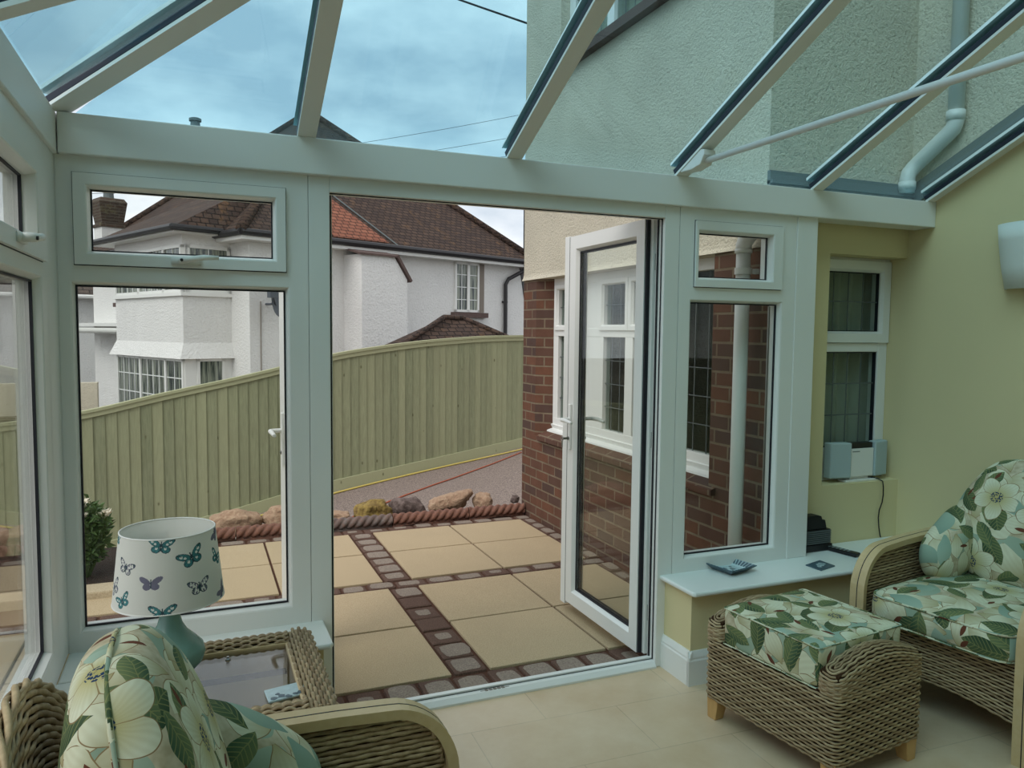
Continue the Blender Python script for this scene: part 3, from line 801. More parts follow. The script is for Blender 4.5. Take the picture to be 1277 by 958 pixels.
# ================================================================== RATTAN ARMCHAIRS
def make_chair(name):
    root = empty(name, (0, 0, 0))
    HY = .315                                   # arm centre line
    # arm rims: flat cane bent up from the floor, over, and back
    def arch(y):
        P = [(.415, y, 0.0), (.42, y, .15), (.425, y, .32), (.425, y, .43)]
        for k in range(1, 11):
            a = math.radians(9 * k); P.append((.425 - .155 * (1 - math.cos(a)), y, .43 + .165 * math.sin(a)))
        P += [(.15, y, .602), (.0, y, .606), (-.15, y, .607), (-.30, y, .602)]
        return P
    for s_ in (-1, 1):
        y = s_ * HY; A = np.array(arch(y)); A = resample(A, .02, False); n = len(A)
        T = np.gradient(A, axis=0); T /= np.linalg.norm(T, axis=1)[:, None]
        Nn = np.stack([-T[:, 2], np.zeros(n), T[:, 0]], 1); Nn *= -1
        def strip(y0, y1, t0, t1):
            mb = MB(); G = []
            sec = [(y0, t0), (y0 + .004, t1), (y1 - .004, t1), (y1, t0)]
            G = [[tuple(A[i] + Nn[i] * -t + np.array((0, yy - y, 0))) for yy, t in sec] for i in range(n)]
            mb.grid(G, closed_u=True); mb.add(G[0], [(0, 1, 2, 3)]); mb.add(G[-1], [(3, 2, 1, 0)]); return mb
        # Nn points inward of the arch: use minus for outside
        o_ = strip(y - .031, y - .001, -.012, .014); q_ = strip(y + .001, y + .031, -.012, .014); o_.add(q_.v, q_.f)
        arm = o_.build('arm_frame', M['cane'], root)
        strip(y - .0017, y + .0017, -.0126, .0146).build('cane_joint', M['seal'], arm)
        # woven infill under the rim, both faces
        mbw = MB(); rows = []
        zs = np.arange(.12, .60, .0122)
        for z in zs:
            k = np.argmin(np.abs(A[:n // 2 + 8, 2] - z)); xe = .405
            if z > .43: xe = .425 - .155 * (1 - math.sqrt(max(0, 1 - ((z - .43) / .165) ** 2))) - .018
            rows.append([(-.30, y, z), (0, y, z), (xe, y, z)])
        sg = np.array((0, float(s_), 0))
        for o_ in (-.0068, .0068): weave(mbw, [[(p[0], p[1] + o_, p[2]) for p in r_] for r_ in rows], lambda S, T: np.tile(sg, (len(S), 1)), pitch=.032, rh=.0056, rt=.0036, amp=.0020, closed=False)
        # twisted border cane inside the rim
        inner = [tuple(A[i] - Nn[i] * .020) for i in range(8, n)]
        for ph in (0, PI):
            Pn = [(p[0] + .005 * math.cos(ph + k * 1.1) , p[1] + .006 * math.sin(ph + k * 1.1), p[2] + .003 * math.cos(ph + k * 1.1)) for k, p in enumerate(inner)]
            f0 = len(mbw.f); mbw.tube(Pn, .0052, 6); mbw.tint += [.9] * (len(mbw.f) - f0)
        panel = mbw.build('arm_panel', M['wicker'], root, smooth=True, uv=None, fixn=False)
        cb = MB(); poly = [(-.30, .11), (.395, .11), (.40, .43)] + [(.425 - .155 * (1 - math.cos(math.radians(a))) - .026, .43 + .135 * math.sin(math.radians(a))) for a in (30, 50, 70, 85)] + [(-.30, .575)]
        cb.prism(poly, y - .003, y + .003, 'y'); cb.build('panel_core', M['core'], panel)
    # front apron with a shallow arch, seen below the seat cushion
    mbw = MB(); rows = []
    lo = lambda y: .115 + .035 * math.cos(y / .29 * PI / 2) - .0
    nr = 18
    for i in range(nr):
        t = i / (nr - 1); rows.append([(.375, y, lo(y) + (.335 - lo(y)) * t) for y in np.linspace(-.285, .285, 15)])
    weave(mbw, rows, lambda S, T: np.tile((1.0, 0, 0), (len(S), 1)), closed=False, pitch=.024, rh=.0047, rt=.0034, amp=.0028)
    ap = mbw.build('seat_apron', M['wicker'], root, smooth=True, uv=None, fixn=False)
    cb = MB(); ys = list(np.linspace(-.285, .285, 13)); cb.prism([(y, lo(y)) for y in ys] + [(.285, .335), (-.285, .335)], .366, .372, 'x'); cb.build('panel_core', M['core'], ap)
    MB().box(-.28, .37, -.285, .285, .30, .332).build('seat_deck', M['core'], root)
    # curved, leaning back shell
    top = lambda y: .635 + .250 * max(0, math.cos(y / .34 * PI / 2)) ** .75
    def plan(z):
        lean = -.10 * max(0, z - .2)
        P = []
        for k in range(25):
            a = -PI / 2 + PI * k / 24; yy = .325 * math.sin(a); xx = -.262 - .072 * math.cos(a) ** .8
            P.append((xx + lean, yy))
        return P
    mbw = MB(); rows = []; nr = 56; base = .12
    for i in range(nr):
        t = i / (nr - 1); row = []
        for k in range(25):
            yy = .325 * math.sin(-PI / 2 + PI * k / 24); z = base + (top(yy) - base) * t; x, y = plan(z)[k]; row.append((x, y, z))
        rows.append(row)
    for o_ in (-.0075, .0075): weave(mbw, [[(p[0] + o_, p[1] * (1 - o_ * 2), p[2]) for p in r_] for r_ in rows], outward((0, 0, .5)), closed=False, pitch=.034, rh=.0062, rt=.0040, amp=.0022, ns=6)
    # rolled top edge of twisted cane
    rim = rows[-1]
    for ph in (0, 2.1, 4.2):
        S = resample(rim, .008, False)
        Pn = [(p[0] + .008 * math.cos(ph + k * .25), p[1], p[2] + .008 * math.sin(ph + k * .25)) for k, p in enumerate(S)]
        f0 = len(mbw.f); mbw.tube(Pn, .0055, 6); mbw.tint += [.95] * (len(mbw.f) - f0)
    bk = mbw.build('back_shell', M['wicker'], root, smooth=True, uv=None, fixn=False)
    cb = MB(); G1 = [[(x - .001, y, z) for x, y, z in r] for r in rows[::6] + [rows[-1]]]; G2 = [[(x + .001, y * .998, z) for x, y, z in r] for r in rows[::6] + [rows[-1]]]
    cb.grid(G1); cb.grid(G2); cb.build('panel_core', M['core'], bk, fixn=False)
    for s_ in (-1, 1):
        q = MB(); q.bar((-.33, s_ * .20, .14), (-.35, s_ * .21, 0), .045, .045, (0, 1, 0), taper=.8); q.build('leg', M['cane'], root, bevel=.004)
    # seat cushion
    mb = MB(); puff(mb, (.10, 0, .392), (.345, .278, .068), (.42, .22), 72, 20, wr=.015, bulge=lambda p: Vector((p.x, p.y, p.z * (1 + .25 * (1 - (p.x / .36) ** 2) * (1 - (p.y / .29) ** 2)))))
    seat = mb.build('seat_cushion', M['fabric'], root, smooth=True, uv=uv_net((.10, 0, .392), (.345, .278, .075), (3.2, 1.1)))
    pp = MB()
    for zc in (.437, .344):
        P = []
        for j in range(72):
            b = 2 * PI * j / 72; sg = lambda x, p: math.copysign(abs(x) ** p, x)
            P.append((.10 + .338 * sg(math.cos(b), .22), .272 * sg(math.sin(b), .22), zc))
        pp.tube(P, .0045, 6, closed=True)
    pp.build('piping', M['fabric'], seat, smooth=True, uv='box')
    # back cushion: a domed centre with a lobe wrapping along each arm
    rot = Matrix.Rotation(math.radians(-12), 3, 'Y')
    mb = MB(); dome = lambda p: Vector((p.x * (1 - .20 * (p.z / .27)), p.y * (1 - .22 * max(0, p.z) / .27), p.z))
    puff(mb, (-.205, 0, .690), (.115, .262, .268), (.72, .62), 72, 44, rot=rot, bulge=dome, wr=.02)
    cush = mb.build('back_cushion', M['fabric'], root, smooth=True, uv=uv_azimuth((-.205, 0, .69), .115))
    for s_ in (-1, 1):
        mb = MB(); r2 = Matrix.Rotation(math.radians(30), 3, 'Y')
        puff(mb, (-.09, s_ * .215, .585), (.205, .085, .118), (.8, .7), 48, 30, rot=r2, wr=.02)
        mb.build('side_lobe', M['fabric'], cush, smooth=True, uv=lambda P, pn, fc: np.stack([P[:, 0] + np.abs(P[:, 1]) * .7 + 5.3, P[:, 2] + np.abs(P[:, 1]) * .5 + .3], 1))
    pp = MB(); P = []
    for k in range(41):
        a = -.6 + (PI + 1.2) * k / 40
        sg = lambda x, p: math.copysign(abs(x) ** p, x)
        p = dome(Vector((0, .264 * sg(math.cos(a), .72), .270 * sg(math.sin(a), .72)))); p = rot @ p; P.append((-.205 + p.x, p.y, .690 + p.z))
    pp.tube(P, .0045, 8); pp.build('piping', M['fabric'], cush, smooth=True, uv='box')
    return root
chair = make_chair('rattan_armchair')
chair2 = copy_tree(chair)
chair.location = (.125, 1.375, 0); chair.rotation_euler.z = math.radians(0)
tag(chair, 'rattan armchair seen from behind with its back to the left windows, beside the lamp table', 'armchair', 'matching rattan armchairs')
chair2.location = (2.95, 2.03, 0); chair2.rotation_euler.z = math.radians(189)
tag(chair2, 'rattan armchair against the yellow wall facing the footstool', 'armchair', 'matching rattan armchairs')

# ================================================================== FOOTSTOOL
def make_stool():
    root = empty('rattan_footstool', (0, 0, 0)); hx, hy = .225, .295
    base = dense(rrect(-hx, hx, -hy, hy, .03))
    mbw = MB(); rows = []
    for i, z in enumerate(np.arange(.088, .318, .0116)):
        zz_ = [z - (.018 * math.sin(min(1, max(0, (p[1] + hy) / (2 * hy))) * PI) * 0) for p in base]
        rows.append([(p[0], p[1], z) for p in base])
    weave(mbw, rows, outward((0, 0, .2)), pitch=.024, rh=.0047, rt=.0034, amp=.0026)
    th = .085
    crown = lambda x: .395 + .048 * math.cos(x / hx * PI / 2)
    for s_ in (-1, 1):
        y1 = s_ * hy; y0 = s_ * (hy - th); ya, yb = min(y0, y1), max(y0, y1); cy = (ya + yb) / 2
        loop = dense(rrect(-hx, hx, ya, yb, .03), .015)
        rows = []; r = th / 2 - .008
        nlev = 7
        for i in range(nlev + 1):
            t = i / nlev
            rows.append([(p[0], p[1], .318 + (crown(p[0]) - r - .318) * t) for p in loop])
        for i in range(1, 6):
            a = PI / 2 * i / 5.2
            kx = 1 - (r * (1 - math.cos(a))) / hx; ky = max(.08, math.cos(a))
            rows.append([(p[0] * kx, cy + (p[1] - cy) * ky, crown(p[0]) - r + r * math.sin(a)) for p in loop])
        weave(mbw, rows, outward((0, cy, .3)), pitch=.024, rh=.0048, rt=.0036, amp=.0024)
    body = mbw.build('woven_body', M['wicker'], root, smooth=True, uv=None, fixn=False)
    cb = MB().prism([(p[0] * .975, p[1] * .98) for p in rrect(-hx, hx, -hy, hy, .03)], .09, .32, 'z')
    for s_ in (-1, 1):
        y1 = s_ * (hy - .008); y0 = s_ * (hy - th + .008); xs_ = np.linspace(-hx + .01, hx - .01, 13)
        cb.prism([(-hx + .01, .3)] + [(hx - .01, .3)] + [(x, crown(x) - .012) for x in xs_[::-1]], min(y0, y1), max(y0, y1), 'y')
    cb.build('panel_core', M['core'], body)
    for sx in (-1, 1):
        for sy in (-1, 1):
            x, y = sx * (hx - .038), sy * (hy - .038); q = MB()
            a, b = .030, .021; dx, dy = sx * .006, sy * .006
            v = [(x + dx + i * b, y + dy + j * b, 0) for i, j in ((-1, -1), (1, -1), (1, 1), (-1, 1))] + [(x + i * a, y + j * a, .095) for i, j in ((-1, -1), (1, -1), (1, 1), (-1, 1))]
            q.add(v, [(3, 2, 1, 0), (4, 5, 6, 7), (0, 1, 5, 4), (1, 2, 6, 5), (2, 3, 7, 6), (3, 0, 4, 7)]); q.build('leg', M['pine'], root, bevel=.003)
    mb = MB(); puff(mb, (0, 0, .385), (hx - .004, hy - th + .004, .072), (.16, .10), 88, 26, wr=.006,
                    bulge=lambda p: Vector((p.x, p.y, p.z * (1 + .12 * (1 - (p.x / hx) ** 2)))))
    cu = mb.build('cushion', M['fabric'], root, smooth=True, uv=uv_net((0, 0, .385), (hx, hy - th, .075), (.4, 2.9)))
    pp = MB()
    for zc in (.452, .318):
        P = [(p[0] , p[1], zc) for p in rrect(-hx + .006, hx - .006, -hy + th - .002, hy - th + .002, .012, 3)]; pp.tube(P, .0032, 6, closed=True)
    pp.build('piping', M['fabric'], cu, smooth=True, uv='box')
    return root
st = make_stool(); st.location = (2.045, 2.085, 0); st.rotation_euler.z = math.radians(6.9)
tag(st, 'woven rattan footstool with a floral box cushion and pine block feet', 'footstool')

# ================================================================== GLASS-TOPPED WICKER SIDE TABLE
def make_table():
    x0, x1, y0, y1 = -.225, .325, 1.925, 2.485; zt = .50; fw_ = .078
    root = empty('wicker_side_table', ((x0 + x1) / 2, (y0 + y1) / 2, 0))
    # braided frame: each side is a run of strands laid side by side across the frame
    mbw = MB(); cx, cy = (x0 + x1) / 2, (y0 + y1) / 2
    up = lambda S, T: np.tile((0, 0, 1.0), (len(S), 1))
    for side in range(4):
        rows = []
        n = 8
        for i in range(n):
            t = i / (n - 1); a = .006 + (fw_ - .010) * t; z = zt + .008 * math.sin(PI * t)
            if side == 0: rows.append([(x1 - a, y0 + .004, z), (x1 - a, (y0 + y1) / 2, z), (x1 - a, y1 - .004, z)])
            if side == 1: rows.append([(x0 + a, y0 + .004, z), (x0 + a, (y0 + y1) / 2, z), (x0 + a, y1 - .004, z)])
            if side == 2: rows.append([(x0 + fw_ - .006, y1 - a, z), (cx, y1 - a, z), (x1 - fw_ + .006, y1 - a, z)])
            if side == 3: rows.append([(x0 + fw_ - .006, y0 + a, z), (cx, y0 + a, z), (x1 - fw_ + .006, y0 + a, z)])
        weave(mbw, rows, up, pitch=.026, rh=.0056, rt=.0046, amp=.0046, closed=False, ns=6)
    # woven outer and inner apron
    P = dense(rrect(x0, x1, y0, y1, .012)); rows = [[(p[0], p[1], z) for p in P] for z in np.arange(.40, .50, .0095)]
    weave(mbw, rows, outward((cx, cy, .4)), pitch=.024, rh=.0045, rt=.0036, amp=.0034)
    fr_ = mbw.build('woven_frame', M['wicker'], root, smooth=True, uv=None, fixn=False)
    cb = MB(); fr2 = lambda u, z, n: (u, z, n)
    cb.ring(fr2, x0 + .006, x1 - .006, y0 + .006, y1 - .006, [(0, .395), (0, zt - .004), (fw_ - .012, zt - .004), (fw_ - .012, .395)]); cb.build('frame_core', M['core'], fr_)
    cb = MB(); cb.ring(fr2, x0 + fw_ - .006, x1 - fw_ + .006, y0 + fw_ - .006, y1 - fw_ + .006, [(0, .42), (0, zt), (.012, zt - .002), (.012, .42)]); cb.build('cane_lining', M['cane'], root)
    MB().box(x0 + fw_ + .002, x1 - fw_ - .002, y0 + fw_ + .002, y1 - fw_ - .002, zt - .014, zt - .008).build('glass_top', M['tableglass'], root)
    MB().box(x0 + .03, x1 - .03, y0 + .03, y1 - .03, .155, .17).build('lower_shelf', M['shelf'], root)
    for x in (x0 + .03, x1 - .03):
        for y in (y0 + .03, y1 - .03):
            mq = MB(); P = [(x + .022 * math.cos(a), y + .022 * math.sin(a)) for a in np.linspace(0, 2 * PI, 13)[:-1]]
            weave(mq, [[(p[0], p[1], z) for p in P] for z in np.arange(.006, .40, .0105)], outward((x, y, 0)), pitch=.02, rh=.005, rt=.003, amp=.002, div=2)
            lg = mq.build('leg', M['wicker'], root, smooth=True, uv=None, fixn=False)
            MB().prism([(p[0] * 1.0, p[1]) for p in [(x + .019 * math.cos(a), y + .019 * math.sin(a)) for a in np.linspace(0, 2 * PI, 9)[:-1]]], .0, .40, 'z').build('leg_core', M['core'], lg)
    q = MB(); q.lathe([(.0, 0), (.008, 0), (.008, .003), (.004, .006), (.004, .010), (0, .010)], (.072, 2.355, zt - .008), 12); q.build('glass_fixing', M['chrome'], root)
    return root
m = Mat('grey_brown_shelf', .5, .4); m.base(lin((142, 132, 124))); M['shelf'] = m.m
tbl = make_table(); tag(tbl, 'small wicker table with a glass top under the lamp, behind the left armchair', 'side table')
ZTOP = .492
# coaster with a painted band lying on the glass
def slabcard(name, quad, z0, z1, mats, parent=None):
    mb = MB(); mb.prism(quad, z0, z1, 'z'); return mb
q = [(.158, 2.035), (.270, 2.008 + .035), (.276, 2.106 + .03), (.165, 2.10 + .03)]
co = slabcard('coaster', [(.160, 2.030), (.268, 2.030 + .022), (.262, 2.125), (.154, 2.103)], ZTOP, ZTOP + .006, None).build('coaster', M['coast'] if 'coast' in M else M['printlight'], bevel=.002)
def blob(cx, cy, r, z, n=9, seed=0):
    rr = random.Random(seed); return [(cx + r * rr.uniform(.6, 1.2) * math.cos(2 * PI * k / n), cy + r * rr.uniform(.6, 1.2) * math.sin(2 * PI * k / n)) for k in range(n)]
mb = MB()
for k, (cx, cy, r) in enumerate(((.175, 2.045, .010), (.195, 2.052, .012), (.212, 2.046, .009), (.245, 2.058, .012), (.232, 2.053, .008), (.186, 2.066, .006), (.256, 2.066, .006))):
    mb.prism(blob(cx, cy, r, 0, 8, k), ZTOP + .006, ZTOP + .0068, 'z')
mb.build('printed_flowers', M['mat_glassblue'], co)
tag(co, 'pale teal coaster lying on the glass of the wicker table', 'coaster')

# ================================================================== TABLE LAMP WITH BUTTERFLY SHADE
LX, LY = -.080, 2.28
lamp = empty('table_lamp', (LX, LY, ZTOP)); tag(lamp, 'teal table lamp with a white shade printed with butterflies', 'lamp')
MB().lathe([(0, 0), (.060, 0), (.064, .006), (.058, .014), (.050, .018), (.066, .030), (.084, .050), (.091, .072), (.086, .094), (.066, .116), (.046, .136), (.033, .158), (.026, .185), (.022, .215), (.020, .245), (0, .245)], (LX, LY, ZTOP), 40).build('lamp_base', M['teal'], lamp, smooth=True)
q = MB().tube([(LX, LY, ZTOP + .23), (LX, LY, ZTOP + .30)], .014, 14); q.build('bulb_holder', M['pvc2'], lamp, smooth=True)
MB().lathe([(0, 0), (.012, .0), (.014, .02), (.024, .045), (.028, .065), (.022, .085), (0, .096)], (LX, LY, ZTOP + .30), 20).build('bulb', M['lightshade'], lamp, smooth=True)
ZS0, ZS1, R0, R1 = .725, .920, .143, .122
# butterfly outlines in local metres, wings mirrored about the y axis
def in_butterfly(x, y, s_, kind):
    x /= s_; y /= s_; ax = abs(x)
    if ax < .045 and -.38 < y < .34: return 'body'
    # fore wing: lobe reaching up and out ; hind wing: rounder, lower
    fx, fy = ax - .48, y - .22; c, s2 = math.cos(.55), math.sin(.55); u_ = fx * c + fy * s2; v_ = -fx * s2 + fy * c
    d1 = (u_ / .52) ** 2 + (v_ / .235) ** 2
    gx, gy = ax - .34, y + .27; d2 = (gx / .33) ** 2 + (gy / .27) ** 2
    d = min(d1, d2)
    if d < 1:
        if d > .72: return 'edge'
        if kind == 2 and (math.sin(ax * 26 + y * 9) > .1): return None if d < .6 else 'edge'
        if math.sin(math.atan2(y + .02, ax) * 14) > .86 and d > .1: return 'edge'
        if kind != 1 and ((ax - .62) ** 2 + (y - .30) ** 2 < .012 or (ax - .42) ** 2 + (y - .12) ** 2 < .008 or (ax - .3) ** 2 + (y + .2) ** 2 < .01): return None
        return 'wing'
    return None
def th_of(px_frac): return None
# (azimuth in degrees from the camera-facing direction, height fraction, size, tilt, kind 0 teal 1 mauve 2 ink)
BF = [(-8, .92, .030, -.1, 0), (26, .72, .034, .35, 0), (-52, .62, .027, -.25, 2), (-19, .43, .027, .02, 1), (33, .30, .030, .08, 2), (-54, .17, .027, .5, 0), (-7, .03, .032, 0, 0),
      (68, .60, .028, -.5, 0), (72, .93, .026, .9, 1), (70, .10, .026, .6, 1), (-80, .95, .022, 0, 0), (105, .40, .03, .3, 1), (130, .75, .03, -.3, 0), (160, .3, .03, .2, 2), (195, .7, .03, 0, 0), (230, .35, .03, -.2, 1), (262, .75, .03, .3, 0), (285, .3, .03, .5, 2), (150, .05, .03, 0, 0), (215, .05, .03, .2, 0)]
mb = MB(); NU, NV = 640, 150; az0 = math.atan2(-LY, -LX)
thick = .0025
ring_ = []
for layer in (0, 1):
    for i in range(NV + 1 if layer == 0 else 2):
        t = i / (NV if layer == 0 else 1); R_ = R0 + (R1 - R0) * t - layer * thick; z = ZS0 + (ZS1 - ZS0) * t
        nu = NU
        for j in range(nu): a = 2 * PI * j / nu; mb.v.append((LX + R_ * math.cos(a), LY + R_ * math.sin(a), z))
for i in range(NV):
    for j in range(NU):
        t = (i + .5) / NV; a = 2 * PI * (j + .5) / NU; Rm = R0 + (R1 - R0) * t; mi = 0
        for az, hf, sz, tilt, kind in BF:
            sz *= 1.18
            da = (a - az0 - math.radians(az) + PI) % (2 * PI) - PI
            dx = da * Rm; dy = (t - hf) * (ZS1 - ZS0)
            if abs(dx) < sz * 1.2 and abs(dy) < sz * 1.2:
                ca, sa = math.cos(tilt), math.sin(tilt)
                r_ = in_butterfly(dx * ca + dy * sa, -dx * sa + dy * ca, sz, kind)
                if r_ == 'wing': mi = 1 + (kind > 0)
                elif r_: mi = 3 if (kind != 1 or r_ == 'body') else 2
        mb.f.append((i * NU + j, i * NU + (j + 1) % NU, (i + 1) * NU + (j + 1) % NU, (i + 1) * NU + j)); mb.mi.append(mi)
o1 = (NV + 1) * NU
for j in range(NU):
    k = (j + 1) % NU
    mb.f += [(o1 + k, o1 + j, o1 + NU + j, o1 + NU + k), (NV * NU + j, NV * NU + k, o1 + NU + k, o1 + NU + j), (k, j, o1 + j, o1 + k)]; mb.mi += [0, 0, 0]
shade = mb.build('lamp_shade', [M['shade'], M['tealfab'], M['greyfab'], M['inkfab']], lamp, smooth=True, uv=None, fixn=False)
q = MB(); q.tube([(LX + (R1 - .001) * math.cos(a), LY + (R1 - .001) * math.sin(a), ZS1) for a in np.linspace(0, 2 * PI, 65)[:-1]], .0022, 6, closed=True); q.build('shade_ring', M['pvc2'], shade, smooth=True); q = MB(); q.tube([(LX + (R0 - .001) * math.cos(a), LY + (R0 - .001) * math.sin(a), ZS0) for a in np.linspace(0, 2 * PI, 65)[:-1]], .0022, 6, closed=True)
for a in (0, 2 * PI / 3, 4 * PI / 3): q.tube([(LX, LY, ZS0 + .04), (LX + (R0 - .004) * math.cos(a), LY + (R0 - .004) * math.sin(a), ZS0 + .01)], .0018, 6)
q.build('shade_ring', M['pvc2'], shade, smooth=True)

# ================================================================== THINGS ON THE RIGHT SILL AND ALCOVE
ZS = .412
# square dish with a flared, patterned rim
c = Vector((2.20, 2.735)); ang = math.radians(12)
def dq(h, z): return [(c.x + (i * h) * math.cos(ang) - (j * h) * math.sin(ang), c.y + (i * h) * math.sin(ang) + (j * h) * math.cos(ang), z) for i, j in ((-1, -1), (1, -1), (1, 1), (-1, 1))]
mb = MB(); L_ = [dq(.052, ZS), dq(.084, ZS + .026), dq(.082, ZS + .030), dq(.052, ZS + .006)]
for r in L_: mb.v += r
def qd(a, b, mi):
    for k in range(4): mb.f.append((a * 4 + k, a * 4 + (k + 1) % 4, b * 4 + (k + 1) % 4, b * 4 + k)); mb.mi.append(mi)
qd(0, 1, 1); qd(1, 2, 1); qd(2, 3, 0); mb.f += [(3, 2, 1, 0), (12, 13, 14, 15)]; mb.mi += [1, 0]
dish = mb.build('trinket_dish', [M['printlight'], M['mat_glassblue']]); tag(dish, 'square blue-grey patterned dish with flared rim on the right window sill', 'dish')
q = MB()
for k in range(4):
    A_, B_ = Vector(dq(.079, ZS + .0285)[k]), Vector(dq(.079, ZS + .0285)[(k + 1) % 4]); C2, D2 = Vector(dq(.060, ZS + .0135)[(k + 1) % 4]), Vector(dq(.060, ZS + .0135)[k])
    for i in range(9):
        a, b = (i + .15) / 9, (i + .75) / 9; up_ = Vector((0, 0, .0012))
        v = [A_.lerp(B_, a) + up_, A_.lerp(B_, b) + up_, D2.lerp(C2, b) + up_, D2.lerp(C2, a) + up_]
        v2 = [p - up_ * 2 for p in v]; q.add(v + v2, [(0, 1, 2, 3), (7, 6, 5, 4), (0, 4, 5, 1), (1, 5, 6, 2), (2, 6, 7, 3), (3, 7, 4, 0)])
q.build('rim_pattern', M['mat_glassblue'], dish); q = MB()
for k, (dx, dy, r) in enumerate(((-.02, .01, .012), (.012, -.008, .014), (.02, .022, .009), (-.005, -.03, .008))): q.prism(blob(c.x + dx, c.y + dy, r, 0, 9, 40 + k), ZS + .006, ZS + .0068, 'z')
q.build('painted_flowers', M['mat_glassblue'], dish)
cs = slabcard('coaster', [(2.570, 2.662), (2.576, 2.572), (2.690, 2.604), (2.688, 2.696)], ZS, ZS + .005, None).build('coaster', M['mat_glassblue'], bevel=.0015)
tag(cs, 'small blue-grey coaster lying flat on the right window sill', 'coaster')
mb = MB()
for k in range(7): mb.prism(blob(2.61 + .008 * k, 2.615 + .009 * (k % 3) + .004 * k, .011, 0, 7, 60 + k), ZS + .005, ZS + .0057, 'z')
mb.build('printed_pattern', M['printlight'], cs)
rm = MB(); a = Vector((2.862, 2.865, ZS + .011)); b = Vector((2.905, 2.672, ZS + .011)); rm.bar(a, b, .042, .020)
rmo = rm.build('remote_control', M['black'], bevel=.006); tag(rmo, 'black remote control lying on the right window sill near the yellow wall', 'remote control')
q = MB()
d = (b - a).normalized(); sd = Vector((-d.y, d.x, 0))
for i in range(7):
    for j in (-1, 0, 1): p = a + d * (.03 + i * .02) + sd * (j * .011) + Vector((0, 0, .0098)); q.box(p.x - .003, p.x + .003, p.y - .003, p.y + .003, p.z, p.z + .0016)
q.build('buttons', M['grille'], rmo)
# weather-station style black unit with ribbed grey front
un = empty('router', (2.80, 2.855, ZS)); tag(un, 'black stepped desktop unit with a ribbed grey band behind the white end post', 'router')
MB().rbox(2.705, 2.885, 2.815, 2.895, ZS, ZS + .035, .004).build('foot', M['black'], un)
MB().rbox(2.71, 2.880, 2.825, 2.885, ZS + .035, ZS + .105, .003).build('body', M['black'], un)
q = MB()
for i in range(7): q.box(2.712, 2.878, 2.819, 2.826, ZS + .038 + i * .0095, ZS + .044 + i * .0095)
q.build('ribbed_front', M['lead'], un)
mb = MB().prism([(2.715, ZS + .105), (2.862, ZS + .105), (2.850, ZS + .150), (2.832, ZS + .152), (2.826, ZS + .170), (2.80, ZS + .176), (2.715, ZS + .176)], 2.832, 2.880, 'y'); mb.build('top_block', M['black'], un, bevel=.002)
# hi-fi
rd = empty('hifi', (3.19, 2.99, .712)); tag(rd, 'slim white mini hi-fi with pale grey speaker wings on the alcove ledge', 'hi-fi')
mb = MB().rbox(3.108, 3.268, 2.935, 2.985, .738, .885, .004); mb.build('centre_panel', M['pvc2'], rd)
mb = MB().rbox(3.108, 3.262, 2.94, 2.982, .885, .914, .003); mb.build('display', M['black'], rd)
for x0, x1, ya, yb in ((2.985, 3.106, 2.945, 2.925), (3.270, 3.376, 2.925, 2.945)):
    mb = MB(); v = [(x, y + dy, z) for z in (.735, .918) for (x, y) in ((x0, ya), (x1, yb)) for dy in (0, .05)]
    mb.add(v, [(0, 2, 3, 1), (4, 5, 7, 6), (0, 4, 6, 2), (1, 3, 7, 5), (0, 1, 5, 4), (2, 6, 7, 3)]); mb.build('speaker', M['grille'], rd, bevel=.006)
MB().rbox(3.08, 3.30, 2.93, 2.99, .712, .724, .003).build('stand', M['pvc2'], rd)
MB().box(3.12, 3.25, 2.95, 2.975, .722, .74).build('stand_neck', M['pvc2'], rd)
MB().box(3.12, 3.17, 2.934, 2.9355, .868, .872).build('badge', M['lead'], rd)
cab = MB().tube([(3.275, 2.945, .722), (3.292, 2.925, .722), (3.300, 2.900, .712), (3.302, 2.896, .68), (3.306, 2.898, .64), (3.300, 2.898, .60), (3.282, 2.898, .56), (3.278, 2.898, .52), (3.285, 2.898, .47), (3.296, 2.90, .430), (3.30, 2.898, .415)], .0032, 8).tube([(3.268, 2.95, .722), (3.285, 2.935, .722)], .007, 8).build('power_cable', M['black'], smooth=True)
tag(cab, 'thin black power cable hanging down the yellow wall from the hi-fi', 'cable')
# wall uplighter
mb = MB(); n = 20; cyl = 2.27
for (r, z) in ((.150, 1.975), (.145, 1.90), (.128, 1.78), (.108, 1.684), (.104, 1.684), (.124, 1.78), (.141, 1.90), (.146, 1.972)):
    for k in range(n + 1):
        a_ = PI / 2 + PI * k / n; mb.v.append((XR + r * .62 * math.cos(a_), cyl + r * math.sin(a_), z))
L = n + 1
for i in range(7):
    for k in range(n): mb.f.append((i * L + k, i * L + k + 1, (i + 1) * L + k + 1, (i + 1) * L + k)); mb.mi.append(0)
for k in range(n): mb.f.append((7 * L + k, 7 * L + k + 1, k + 1, k)); mb.mi.append(0)
wl = mb.build('wall_light', M['lightshade'], smooth=True); tag(wl, 'white half-cone wall light on the yellow wall', 'wall light')
q = MB().box(XR - .012, XR, cyl - .05, cyl + .05, 1.72, 1.90); q.build('back_plate', M['pvc2'], wl)

